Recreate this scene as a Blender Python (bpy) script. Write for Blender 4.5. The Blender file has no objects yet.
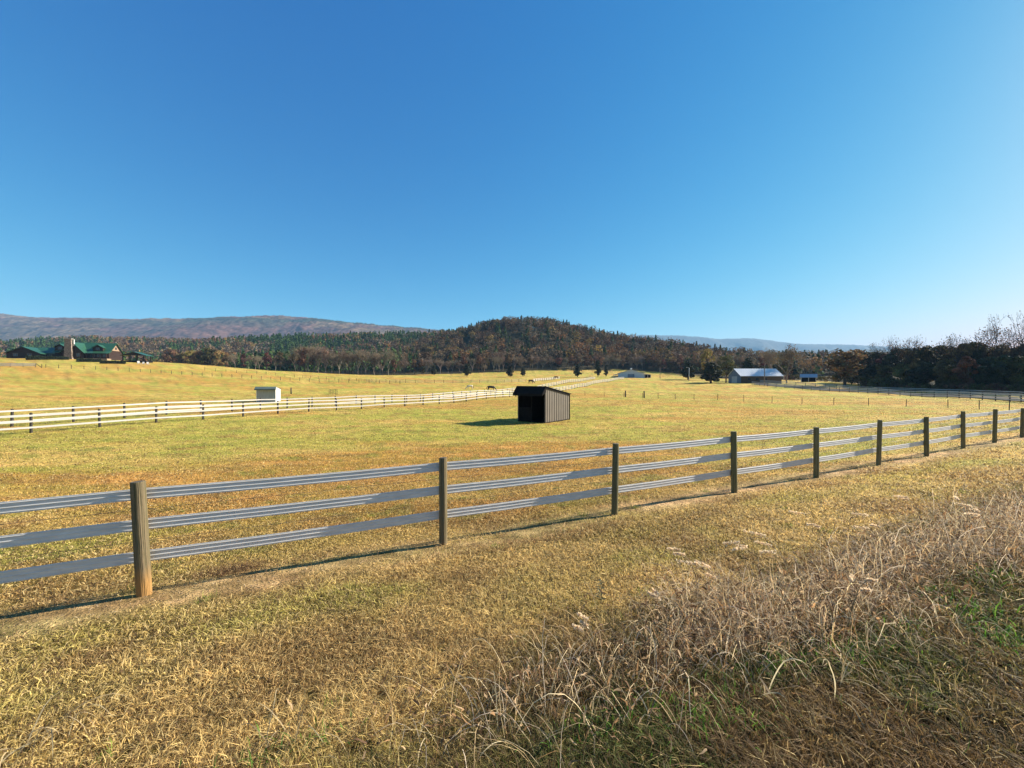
import bpy, math, random
import numpy as np
from mathutils import Vector, Matrix
R = math.radians
random.seed(7)
rng = np.random.default_rng(11)
S = bpy.context.scene
COL = S.collection

# ------------------------------------------------------------------ camera
F = 400.0                       # focal length in pixels at 1024 wide
EYE = 1.65
cam_d = bpy.data.cameras.new('camera'); cam = bpy.data.objects.new('camera', cam_d); COL.objects.link(cam)
cam_d.sensor_width = 36; cam_d.lens = F / 1024 * 36
cam_d.clip_start = 0.05; cam_d.clip_end = 30000
cam.location = (0, 0, EYE)
cam.rotation_euler = (R(90) - math.atan(4 / F), 0, 0)
S.camera = cam

# ------------------------------------------------------------------ light
SUN_AZ, SUN_EL = 69.9, 28.0     # degrees right of straight ahead (+Y), above the horizon
W = bpy.data.worlds.new('World'); S.world = W; W.use_nodes = True
wn = W.node_tree; wn.nodes.clear()
wo = wn.nodes.new('ShaderNodeOutputWorld'); bg = wn.nodes.new('ShaderNodeBackground')
sky = wn.nodes.new('ShaderNodeTexSky'); sky.sky_type = 'NISHITA'; sky.sun_disc = False
sky.sun_elevation = R(SUN_EL); sky.sun_rotation = R(SUN_AZ)
sky.altitude = 0; sky.air_density = 1.0; sky.dust_density = 0.3; sky.ozone_density = 1.5
# the camera's own response to the blue of the sky, channel by channel
sep = wn.nodes.new('ShaderNodeSeparateColor'); cmb = wn.nodes.new('ShaderNodeCombineColor'); wn.links.new(sky.outputs[0], sep.inputs[0])
for i_, (a_, g_) in enumerate(((.0053, 2.12), (.048, 1.03), (.132, .56))):
    pw = wn.nodes.new('ShaderNodeMath'); pw.operation = 'POWER'; pw.inputs[1].default_value = g_
    ml_ = wn.nodes.new('ShaderNodeMath'); ml_.operation = 'MULTIPLY'; ml_.inputs[1].default_value = a_ / .05 * 2 ** -.28
    wn.links.new(sep.outputs[i_], pw.inputs[0]); wn.links.new(pw.outputs[0], ml_.inputs[0]); wn.links.new(ml_.outputs[0], cmb.inputs[i_])
wn.links.new(cmb.outputs[0], bg.inputs[0])
bg.inputs[1].default_value = 0.05
wn.links.new(bg.outputs[0], wo.inputs[0])
sl = bpy.data.lights.new('sun', 'SUN'); sl.energy = 5.0; sl.angle = R(0.5); sl.color = (1.0, 0.93, 0.82)
so = bpy.data.objects.new('sun', sl); COL.objects.link(so)
az, el = R(SUN_AZ), R(SUN_EL)
SUN = Vector((math.sin(az) * math.cos(el), math.cos(az) * math.cos(el), math.sin(el)))
so.rotation_euler = SUN.to_track_quat('Z', 'Y').to_euler(); so.location = (30, 12, 40)
S.view_settings.view_transform = 'Standard'; S.view_settings.look = 'None'
S.view_settings.exposure = 1.38; S.view_settings.gamma = 1; S.view_settings.use_curve_mapping = False
S.cycles.max_bounces = 6; S.cycles.transparent_max_bounces = 6; S.cycles.volume_bounces = 0

# ------------------------------------------------------------------ helpers
def hash2(ix, iy, seed=0):
    h = (ix.astype(np.int64) * 374761393 + iy.astype(np.int64) * 668265263 + seed * 1442695041) & 0xffffffff
    h = ((h ^ (h >> 13)) * 1274126177) & 0xffffffff
    return ((h ^ (h >> 16)) & 0xffff) / 65535.0
def vnoise(x, y, seed=0):
    x = np.asarray(x, float); y = np.asarray(y, float)
    ix = np.floor(x); iy = np.floor(y); fx = x - ix; fy = y - iy
    fx = fx * fx * (3 - 2 * fx); fy = fy * fy * (3 - 2 * fy)
    a = hash2(ix, iy, seed); b = hash2(ix + 1, iy, seed); c = hash2(ix, iy + 1, seed); d = hash2(ix + 1, iy + 1, seed)
    return (a * (1 - fx) + b * fx) * (1 - fy) + (c * (1 - fx) + d * fx) * fy
def fbm(x, y, seed=0, n=4):
    s = 0; a = 0.5; t = 0
    for i in range(n):
        s = s + a * vnoise(x * 2 ** i, y * 2 ** i, seed + i * 17); t += a; a *= 0.5
    return s / t
def sstep(a, b, x):
    t = np.clip((x - a) / (b - a), 0, 1); return t * t * (3 - 2 * t)

def height(x, y):
    x = np.asarray(x, float); y = np.asarray(y, float)
    s = -x * 0.435 + y * 0.9
    z = np.interp(s, [-400, -1.5, 0.2, 3, 5.7, 9, 14, 22], [-0.2, 0.0, -0.02, -0.40, -0.72, -1.08, -1.45, -1.7])
    z = np.where((y < 0) & (s < 5), np.maximum(z, z), z)
    rise = np.interp(y, [0, 88, 115, 140, 180, 250, 300, 500, 9000], [0, 0, 0.4, 1.75, 3.0, 4.7, 5.2, 6.0, 6.0])
    z = z + rise * sstep(5, 40, s)
    # knoll with the log house
    z = z + 10.4 * np.exp(-((x + 212) / 101) ** 2 - ((y - 182) / 80) ** 2)
    # wooded hills
    z = z + 47 * np.exp(-((x - 24) / 122) ** 2 - ((y - 455) / 115) ** 2)
    A = np.interp(x, [-4000, -832, -670, -507, -345, -182, -60, 160, 300], [30, 44, 56, 51, 58, 62, 62, 14, 0])
    z = z + A * np.exp(-((y - 660) / 170) ** 2)
    z = z + 13 * np.exp(-((y - 400) / 70) ** 2) * sstep(60, 160, x) * (1 - sstep(420, 700, x))
    # small unevenness
    r = np.hypot(x, y)
    z = z + (fbm(x * 0.9, y * 0.9, 3, 3) - 0.5) * 0.07 * sstep(0.5, 3, r)
    z = z + (fbm(x * 0.06, y * 0.06, 5, 3) - 0.5) * 0.7 * sstep(12, 60, r)
    return z
def hz(x, y): return float(height(x, y))
_t = np.concatenate([np.linspace(1, 40, 1200), np.linspace(40, 900, 9000)])
def ray(px, py, dmax=900):
    """the ground point that the photo's pixel shows"""
    X = (px - 512) / F * _t; Z = EYE + (380 - py) / F * _t
    g = height(X, _t); k = np.where((g >= Z) & (_t < dmax))[0]
    i = k[0] if len(k) else len(_t) - 1
    return Vector((X[i], _t[i], g[i]))
def at(px, depth): 
    x = (px - 512) / F * depth
    return Vector((x, depth, hz(x, depth)))

class MB:
    def __init__(s): s.v = []; s.f = []
    def add(s, vs, fs):
        o = len(s.v); s.v += [tuple(v) for v in vs]; s.f += [tuple(i + o for i in f) for f in fs]; return s
    def box(s, a, b, M=None):
        x0, y0, z0 = a; x1, y1, z1 = b
        vs = [Vector(p) for p in ((x0,y0,z0),(x1,y0,z0),(x1,y1,z0),(x0,y1,z0),(x0,y0,z1),(x1,y0,z1),(x1,y1,z1),(x0,y1,z1))]
        if M is not None: vs = [M @ v for v in vs]
        return s.add(vs, [(0,3,2,1),(4,5,6,7),(0,1,5,4),(1,2,6,5),(2,3,7,6),(3,0,4,7)])
    def prism(s, poly, axis, a, b):
        """poly of (p,q); axis 'x': points (a,p,q); axis 'y': (p,a,q)"""
        n = len(poly)
        mk = (lambda t, p: (t, p[0], p[1])) if axis == 'x' else (lambda t, p: (p[0], t, p[1]))
        vs = [mk(a, p) for p in poly] + [mk(b, p) for p in poly]
        return s.add(vs, [tuple(range(n)), tuple(range(2 * n - 1, n - 1, -1))] + [(i, i + n, (i + 1) % n + n, (i + 1) % n) for i in range(n)])
    def tube(s, pts, rad, n=6, cap=True):
        pts = [Vector(p) for p in pts]; o = []; m = len(pts)
        if not hasattr(rad, '__len__'): rad = [rad] * m
        up = Vector((0.13, 0.31, 0.94))
        for i, p in enumerate(pts):
            d = (pts[min(i + 1, m - 1)] - pts[max(i - 1, 0)]).normalized()
            a = d.cross(up)
            if a.length < 1e-3: a = d.cross(Vector((1, 0, 0)))
            a.normalize(); b = d.cross(a)
            for k in range(n):
                t = 2 * math.pi * k / n; o.append(p + (a * math.cos(t) + b * math.sin(t)) * rad[i])
        fs = [(i * n + k, i * n + (k + 1) % n, (i + 1) * n + (k + 1) % n, (i + 1) * n + k) for i in range(m - 1) for k in range(n)]
        if cap: fs += [tuple(range(n - 1, -1, -1)), tuple((m - 1) * n + k for k in range(n))]
        return s.add(o, fs)
    def build(s, name, mat, parent=None, smooth=False, bevel=0):
        me = bpy.data.meshes.new(name); me.from_pydata(s.v, [], s.f); me.materials.append(mat)
        if smooth: me.shade_smooth()
        o = bpy.data.objects.new(name, me); COL.objects.link(o)
        if parent is not None: o.parent = parent
        if bevel:
            md = o.modifiers.new('bevel', 'BEVEL'); md.width = bevel; md.segments = 2; md.limit_method = 'ANGLE'
        return o
def npmesh(name, V, Fc, mat, col=None, parent=None, smooth=False, n=None):
    """V (N,3), Fc (M,k) arrays -> object; col (N,3) per-vertex own colour"""
    me = bpy.data.meshes.new(name); M, k = Fc.shape
    me.vertices.add(len(V)); me.vertices.foreach_set('co', V.astype(np.float32).ravel())
    me.loops.add(M * k); me.loops.foreach_set('vertex_index', Fc.astype(np.int32).ravel())
    me.polygons.add(M); me.polygons.foreach_set('loop_start', np.arange(0, M * k, k, dtype=np.int32))
    me.polygons.foreach_set('loop_total', np.full(M, k, dtype=np.int32))
    me.update(calc_edges=True)
    if col is not None:
        at_ = me.color_attributes.new('tint', 'FLOAT_COLOR', 'POINT')
        c4 = np.ones((len(V), 4), np.float32); c4[:, :3] = col; at_.data.foreach_set('color', c4.ravel())
    if smooth: me.shade_smooth()
    me.materials.append(mat)
    o = bpy.data.objects.new(name, me); COL.objects.link(o)
    if parent is not None: o.parent = parent
    return o
def tag(o, label=None, cat=None, group=None, kind=None):
    if label: o['label'] = label
    if cat: o['category'] = cat
    if group: o['group'] = group
    if kind: o['kind'] = kind
    return o
def empty(name, loc, rz=0):
    o = bpy.data.objects.new(name, None); COL.objects.link(o); o.location = loc; o.rotation_euler = (0, 0, rz)
    o.empty_display_size = 0.3
    return o
def copy_tree(root, loc, rz=0, sc=1.0):
    kids = [(c, list(c.children)) for c in root.children]
    r = root.copy(); COL.objects.link(r); r.location = loc; r.rotation_euler = (0, 0, rz)
    r.scale = sc if hasattr(sc, '__len__') else (sc, sc, sc)
    for c, gs in kids:
        d = c.copy(); COL.objects.link(d); d.parent = r
        for g in gs:
            e = g.copy(); COL.objects.link(e); e.parent = d
    return r

# ------------------------------------------------------------------ materials
def mat(name, col, rough=0.85, var=0.25, scale=8.0, bump=0.0, metal=0.0, attr=False, rand=0.0, col2=None, trans=0.0, spec=0.3, stretch=(1, 1, 1), detail=5):
    m = bpy.data.materials.new(name); m.use_nodes = True; nt = m.node_tree; N = nt.nodes; L = nt.links
    b = N['Principled BSDF']; b.inputs['Roughness'].default_value = rough; b.inputs['Metallic'].default_value = metal
    b.inputs['Specular IOR Level'].default_value = spec
    tc = N.new('ShaderNodeTexCoord'); mp = N.new('ShaderNodeMapping'); mp.inputs['Scale'].default_value = stretch
    L.new(tc.outputs['Object'], mp.inputs[0])
    nz = N.new('ShaderNodeTexNoise'); nz.inputs['Scale'].default_value = scale; nz.inputs['Detail'].default_value = detail
    L.new(mp.outputs[0], nz.inputs['Vector'])
    rmp = N.new('ShaderNodeValToRGB'); rmp.color_ramp.elements[0].position = 0.3; rmp.color_ramp.elements[1].position = 0.7
    c2 = col2 if col2 else tuple(c * (1 + var) for c in col)
    c1 = col if col2 else tuple(c * (1 - var) for c in col)
    rmp.color_ramp.elements[0].color = (*c1, 1); rmp.color_ramp.elements[1].color = (*c2, 1)
    L.new(nz.outputs[0], rmp.inputs[0]); out = rmp.outputs[0]
    if attr:
        ca = N.new('ShaderNodeAttribute'); ca.attribute_name = 'tint'
        mx = N.new('ShaderNodeMix'); mx.data_type = 'RGBA'; mx.blend_type = 'MULTIPLY'; mx.inputs[0].default_value = 1
        L.new(out, mx.inputs[6]); L.new(ca.outputs['Color'], mx.inputs[7]); out = mx.outputs[2]
    if rand:
        oi = N.new('ShaderNodeObjectInfo'); h = N.new('ShaderNodeHueSaturation')
        mr = N.new('ShaderNodeMapRange'); mr.inputs[3].default_value = 0.5 - rand * 0.10; mr.inputs[4].default_value = 0.5 + rand * 0.08
        L.new(oi.outputs['Random'], mr.inputs[0]); L.new(mr.outputs[0], h.inputs['Hue'])
        mv = N.new('ShaderNodeMapRange'); mv.inputs[3].default_value = 1 - rand * 0.5; mv.inputs[4].default_value = 1 + rand * 0.6
        ml = N.new('ShaderNodeMath'); ml.operation = 'MULTIPLY'; ml.inputs[1].default_value = 7.31
        fr = N.new('ShaderNodeMath'); fr.operation = 'FRACT'
        L.new(oi.outputs['Random'], ml.inputs[0]); L.new(ml.outputs[0], fr.inputs[0]); L.new(fr.outputs[0], mv.inputs[0])
        L.new(mv.outputs[0], h.inputs['Value']); L.new(out, h.inputs['Color']); out = h.outputs[0]
    L.new(out, b.inputs['Base Color'])
    if bump:
        bp = N.new('ShaderNodeBump'); bp.inputs['Strength'].default_value = bump; bp.inputs['Distance'].default_value = 0.02
        L.new(nz.outputs[0], bp.inputs['Height']); L.new(bp.outputs[0], b.inputs['Normal'])
    if trans:
        tr = N.new('ShaderNodeBsdfTranslucent'); L.new(out, tr.inputs[0])
        ms = N.new('ShaderNodeMixShader'); ms.inputs[0].default_value = trans
        L.new(b.outputs[0], ms.inputs[1]); L.new(tr.outputs[0], ms.inputs[2])
        L.new(ms.outputs[0], N['Material Output'].inputs[0])
    return m

M = {}
M['grass'] = mat('grass_blades', (1, 1, 1), 0.7, 0.12, 3, attr=True, trans=0.45)
M['weed'] = mat('dry_weeds', (1, 1, 1), 0.75, 0.2, 20, attr=True, trans=0.45)
M['rail'] = mat('white_vinyl_rail', (0.62, 0.59, 0.54), 0.5, 0.12, 5, 0.05, stretch=(1, 1, 6))
M['white'] = mat('white_rail', (0.46, 0.435, 0.395), 0.6, 0.05, 2)
M['wire'] = mat('wire', (0.10, 0.09, 0.08), 0.5, 0.1, metal=0.6)
M['post'] = mat('weathered_post', (0.10, 0.095, 0.045), 0.9, 0, 5, 0.9, stretch=(1.2, 1.2, 0.5), rand=0.2, col2=(.24, .195, .105), spec=.1)
M['postend'] = mat('post_end_grain', (0.10, 0.08, 0.055), 0.9, 0.5, 30, 0.4)
M['darkpost'] = mat('dark_post', (0.045, 0.038, 0.03), 0.9, 0.3, 8, 0.3)
M['tpost'] = mat('thin_post', (0.06, 0.05, 0.035), 0.9, 0.3, 8)
M['bark'] = mat('bark', (0.10, 0.075, 0.055), 0.95, 0.35, 3, 0.4, rand=0.3)
M['greybark'] = mat('grey_bark', (0.19, 0.15, 0.11), 0.95, 0.3, 3, 0.3, rand=0.3)
M['darkbark'] = mat('dark_bark', (.06, .045, .035), .95, .3, 3, .3)
M['brownleaf'] = mat('brown_leaves', (0.14, 0.08, 0.035), 0.85, 0.4, 0.5, attr=True, rand=0.5, trans=0.25)
M['twig'] = mat('fine_twigs', (0.21, 0.155, 0.10), 0.95, 0.3, 0.4, attr=True, rand=0.3, trans=0.1)
M['pine'] = mat('pine_needles', (0.03, 0.046, 0.014), 0.8, 0.3, 0.5, attr=True, rand=0.3, trans=0.1)
M['cedar'] = mat('cedar_needles', (0.03, 0.034, 0.013), 0.85, 0.3, 0.6, attr=True, rand=0.25)
M['olive'] = mat('olive_leaves', (0.10, 0.088, 0.024), 0.8, 0.4, 0.5, attr=True, rand=0.5, trans=0.2)
M['gold'] = mat('gold_leaves', (0.24, 0.17, 0.05), 0.8, 0.3, 0.5, attr=True, rand=0.4, trans=0.3)
M['forest'] = mat('forest_canopy', (1.1, 1.05, .95), 0.9, 0.15, 0.08, attr=True, trans=0.25)
M['hedge'] = mat('hedge_leaves', (0.02, 0.032, 0.01), 0.85, 0.3, 1.5, attr=True)

def ground_material():
    m = bpy.data.materials.new('pasture_ground'); m.use_nodes = True; nt = m.node_tree; N = nt.nodes; L = nt.links
    b = N['Principled BSDF']; b.inputs['Roughness'].default_value = 0.95; b.inputs['Specular IOR Level'].default_value = 0.1
    ca = N.new('ShaderNodeAttribute'); ca.attribute_name = 'tint'
    tc = N.new('ShaderNodeTexCoord')
    def noise(scale, det=4, stretch=(1, 1, 1), rot=0.45, rough=0.6):
        mp = N.new('ShaderNodeMapping'); mp.inputs['Scale'].default_value = stretch; mp.inputs['Rotation'].default_value = (0, 0, rot)
        L.new(tc.outputs['Object'], mp.inputs[0])
        n = N.new('ShaderNodeTexNoise'); n.inputs['Scale'].default_value = scale; n.inputs['Detail'].default_value = det
        n.inputs['Roughness'].default_value = rough
        L.new(mp.outputs[0], n.inputs['Vector']); return n
    def mul(a, lo, hi, n, p0=0.3, p1=0.7, fac=1.0):
        r = N.new('ShaderNodeValToRGB'); r.color_ramp.elements[0].position = p0; r.color_ramp.elements[1].position = p1
        r.color_ramp.elements[0].color = (*lo, 1); r.color_ramp.elements[1].color = (*hi, 1)
        L.new(n.outputs[0], r.inputs[0])
        mx = N.new('ShaderNodeMix'); mx.data_type = 'RGBA'; mx.blend_type = 'MULTIPLY'; mx.inputs[0].default_value = fac
        L.new(a, mx.inputs[6]); L.new(r.outputs[0], mx.inputs[7]); return mx.outputs[2]
    n1 = noise(38, 6); n2 = noise(5.5, 5); n3 = noise(0.55, 5, (0.35, 1.6, 1), 0.1); n4 = noise(1.7, 5, (0.6, 1.3, 1), 0.3)
    c = mul(ca.outputs['Color'], (0.40, 0.42, 0.36), (1.35, 1.32, 1.25), n1)
    c = mul(c, (0.72, 0.74, 0.65), (1.22, 1.20, 1.15), n2)
    c = mul(c, (0.76, 0.88, 0.70), (1.18, 1.08, 1.10), n3, 0.35, 0.65)
    c = mul(c, (0.80, 0.80, 0.72), (1.16, 1.15, 1.15), n4, 0.35, 0.65)
    L.new(c, b.inputs['Base Color'])
    bp = N.new('ShaderNodeBump'); bp.inputs['Strength'].default_value = 0.9; bp.inputs['Distance'].default_value = 0.05
    bp2 = N.new('ShaderNodeBump'); bp2.inputs['Strength'].default_value = 0.6; bp2.inputs['Distance'].default_value = 0.12
    L.new(n1.outputs[0], bp.inputs['Height']); L.new(n2.outputs[0], bp2.inputs['Height']); L.new(bp.outputs[0], bp2.inputs['Normal'])
    L.new(bp2.outputs[0], b.inputs['Normal'])
    return m
M['ground'] = ground_material()

# ------------------------------------------------------------------ the grass's own colours and the bank's painted shade, shared by the soil sheet and the blades
C_STRAW = np.array([0.62, 0.425, 0.135]); C_GREEN = np.array([0.44, 0.395, 0.085]); C_RUST = np.array([0.54, 0.275, 0.075])
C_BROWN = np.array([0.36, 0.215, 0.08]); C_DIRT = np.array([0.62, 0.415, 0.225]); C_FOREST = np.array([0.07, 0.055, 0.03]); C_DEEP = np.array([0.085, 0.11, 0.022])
def lerp(a, b, t): return a * (1 - t[..., None]) + b * t[..., None]
FENCE_S = 5.69
def grass_tint(x, y):
    s = -x * 0.435 + y * 0.9; t = x * 0.9 + y * 0.435
    c = np.broadcast_to(C_STRAW, x.shape + (3,)).copy()
    past = sstep(5.6, 7.0, s); c = lerp(c, np.array([.70, .49, .18]), 1 - past)
    g = fbm(x * 0.09, y * 0.22, 21, 4)                     # green against straw, in drifts
    g2 = fbm(t * 0.5, s * 1.1, 31, 4)
    c = lerp(c, C_GREEN, np.clip(sstep(0.42, 0.68, g) * 0.75 * past + sstep(0.40, 0.68, g2) * (0.55 + 0.2 * past), 0, 1))
    ru = fbm(x * 0.07 + 9, y * 0.26, 43, 4); ru2 = fbm(t * 0.7 + 3, s * 1.2, 47, 4)
    c = lerp(c, C_RUST, sstep(0.46, 0.66, ru) * 0.75 * past)
    c = lerp(c, C_BROWN, sstep(0.46, 0.68, ru2) * 0.7 * (1 - past))
    c = lerp(c, np.array([.27, .27, .06]), sstep(.60, .74, fbm(x * 1.3, y * 1.9, 131, 3)) * .65 * (.35 + .65 * past))
    c = lerp(c, np.array([.34, .19, .07]), sstep(.60, .74, fbm(x * .9 + 5, y * 1.6, 151, 3)) * .6)
    # green drift on the verge, a bare strip under the fence
    c = lerp(c, C_GREEN * 1.05, np.exp(-((s - 4.3) / 0.35) ** 2) * 0.6 * sstep(0.3, 0.6, vnoise(t * 0.5, s, 5)))
    w = np.exp(-((s - 5.58 - 0.25 * (vnoise(t * 0.6, s * 0, 8) - 0.5)) / 0.54) ** 4)
    c = lerp(c, lerp(C_DIRT * np.ones_like(c), np.array([.33, .21, .11]), sstep(.35, .65, fbm(x * 4, y * 4, 201, 3))), w * (.45 + .5 * sstep(.3, .5, fbm(t * 1.3, s * 2.5, 211, 3))))
    # the bank by the road: brown and green, painted darker for shade
    bank = sstep(2.9, 2.1, s) * sstep(-.9, .5, x)
    c = lerp(c, C_BROWN * 0.38, bank * 0.88)
    c = lerp(c, C_DEEP, bank * sstep(0.5, 0.68, fbm(x * 1.6, y * 1.6, 71, 3)) * 0.8)
    return c
def front(px):      # depth at which the woods begin, by bearing
    return np.interp(px, [-900, -200, 0, 150, 230, 300, 370, 440, 540, 640, 690, 720, 800, 850, 900, 960, 1024, 1400, 2200],
                         [150, 262, 262, 265, 245, 232, 235, 262, 285, 292, 270, 215, 190, 150, 116, 98, 90, 70, 50])
def bearing(x, y): return 512 + F * x / np.maximum(y, 1e-3)
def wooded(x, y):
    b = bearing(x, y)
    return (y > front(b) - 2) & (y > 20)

# ground: one sheet, rings around the standpoint out past the horizon
nr, na = 300, 1080
rr = np.concatenate([[0.0], np.geomspace(0.25, 8000, nr)])
aa = np.linspace(0, 2 * math.pi, na, endpoint=False)
Rg, Ag = np.meshgrid(rr[1:], aa, indexing='ij'); X = Rg * np.sin(Ag); Y = Rg * np.cos(Ag)
V = np.stack([X, Y, height(X, Y)], -1).reshape(-1, 3)
tint = grass_tint(X, Y)
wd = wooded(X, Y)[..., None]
near_ = sstep(14, 4, Rg) * (1 - np.exp(-((-X * .435 + Y * .9 - 5.58) / .6) ** 4)); tint = tint * (1 - .55 * near_[..., None])  # soil under the near blades painted darker, as shade in the gaps
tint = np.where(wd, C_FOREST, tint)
idx = np.arange(nr * na).reshape(nr, na); nx = np.roll(idx, -1, 1)
Fq = np.stack([idx[:-1], idx[1:], nx[1:], nx[:-1]], -1).reshape(-1, 4)
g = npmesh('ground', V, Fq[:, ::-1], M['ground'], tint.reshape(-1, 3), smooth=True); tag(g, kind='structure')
mb = MB(); c0 = (0, 0, hz(0, 0) - .001)
k0 = [tuple(V[i]) for i in range(0, na, 27)]
mb.add([c0] + [(p[0], p[1], p[2] - 0.004) for p in k0], [(0, (i + 1) % len(k0) + 1, i + 1) for i in range(len(k0))])
o = mb.build('ground_patch', M['ground']); tag(o, kind='structure')

# ------------------------------------------------------------------ mountains
def mountain(name, prof, depth, foot, back, dx, dy, colfun, rough):
    """prof: [(bearing px, top y px)] seen at that depth"""
    xs = np.arange((prof[0][0] - 512) / F * depth, (prof[-1][0] - 512) / F * depth, dx); ys = np.arange(depth - foot, depth + back, dy)
    XX, YY = np.meshgrid(xs, ys, indexing='ij')
    px = 512 + F * XX / depth
    top = EYE + (380 - np.interp(px, [p[0] for p in prof], [p[1] for p in prof])) / F * depth
    t = np.where(YY < depth, sstep(-foot, 0, YY - depth) ** 1.0, 1 - sstep(0, back, YY - depth))
    rid = (fbm(XX / 420, YY / 900, 5, 4) - 0.5)
    Z = top * t + rid * top * 0.75 * t * (1 - t) * 2.2 + (rng.random(XX.shape) - 0.5) * rough * (t > 0.02) + (fbm(XX / 40, YY / 40, 9, 3) - .5) * rough * 1.6 * (t > .02)
    Z = np.where(t <= 0.0, -3, Z)
    Z[0] = Z[-1] = -3 
    I = np.arange(XX.size).reshape(XX.shape)
    Fc = np.stack([I[:-1, :-1], I[1:, :-1], I[1:, 1:], I[:-1, 1:]], -1).reshape(-1, 4)
    c = colfun(XX, YY, t)
    o = npmesh(name, np.stack([XX, YY, Z], -1).reshape(-1, 3), Fc, M['forest'], c.reshape(-1, 3)); tag(o, kind='structure')
    return o
def colA(x, y, t):
    c = np.broadcast_to(np.array([0.135, 0.068, 0.052]), x.shape + (3,)).copy()
    c = lerp(c, np.array([0.16, 0.11, 0.06]), sstep(.45, .6, fbm(x / 150, y / 150, 3, 4)) * .8)
    c = lerp(c, np.array([0.025, 0.045, 0.022]), sstep(.5, .62, fbm(x / 260, y / 200, 13, 4)) * (.35 + .5 * sstep(.75, .95, t)))
    return c * (0.45 + .6 * rng.random(x.shape) + 1.0 * (fbm(x / 26, y / 30, 55, 3) - .5) * 1.4)[..., None].clip(.15, 2) * 1.25
def colB(x, y, t):
    return np.broadcast_to(np.array([0.06, 0.06, 0.04]), x.shape + (3,)) * (0.6 + 0.8 * rng.random(x.shape)[..., None])
mountain('mountain', [(-700, 322), (-300, 318), (-90, 312), (0, 314), (40, 319), (150, 321.5), (205, 320.5), (250, 318), (292, 317.5), (330, 321), (372, 325.5), (420, 329.5), (470, 334), (520, 342), (600, 360), (640, 376)], 2500, 1150, 700, 8, 9, colA, 9)
mountain('distant_mountain', [(440, 352), (520, 342), (590, 338), (640, 335.5), (680, 336), (697, 337), (715, 339.5), (745, 338.5), (762, 340), (790, 344.5), (840, 345), (900, 348), (980, 352), (1060, 350), (1300, 356)], 6000, 1500, 900, 22, 30, colB, 10)
mountain('middle_mountain', [(640, 368), (700, 356), (790, 350.5), (830, 351.5), (870, 350), (930, 353), (1100, 357), (1400, 362)], 3600, 900, 500, 14, 18, colB, 10)

# ------------------------------------------------------------------ foliage
def quads(P, size, flat=0.0, elong=1.0, nrm=None, jit=.55):
    """random small leaf faces at points P"""
    n = len(P); size = np.broadcast_to(size, (n,))
    d = rng.normal(size=(n, 3)); d[:, 2] *= (1 - flat); d /= np.linalg.norm(d, axis=1)[:, None]
    e = np.cross(d, rng.normal(size=(n, 3))); e /= np.linalg.norm(e, axis=1)[:, None]
    a = d * size[:, None] * 0.5 * elong; b = e * size[:, None] * 0.5
    if nrm is not None:
        m_ = nrm + rng.normal(size=(n, 3)) * jit; m_ /= np.linalg.norm(m_, axis=1)[:, None]
        d = np.cross(m_, rng.normal(size=(n, 3))); d /= np.linalg.norm(d, axis=1)[:, None]; e = np.cross(m_, d)
        a = d * size[:, None] * 0.5 * elong; b = e * size[:, None] * 0.5
    V = np.stack([P - a, P - b * (0.8 + .4 * rng.random((n, 1))), P + a, P + b * (.8 + .4 * rng.random((n, 1)))], 1).reshape(-1, 3)
    return V, np.arange(n * 4).reshape(n, 4)
def lobes_points(C, Rd, n, fill=0.45, sq=0.85):
    C = np.asarray(C); Rd = np.asarray(Rd); w = Rd ** 2 / np.sum(Rd ** 2)
    k = rng.choice(len(C), n, p=w); d = rng.normal(size=(n, 3)); d /= np.linalg.norm(d, axis=1)[:, None]
    r = (1 - fill * rng.random(n) ** 1.5)
    return C[k] + d * (Rd[k] * r)[:, None] * np.array([1, 1, sq]), k
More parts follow.
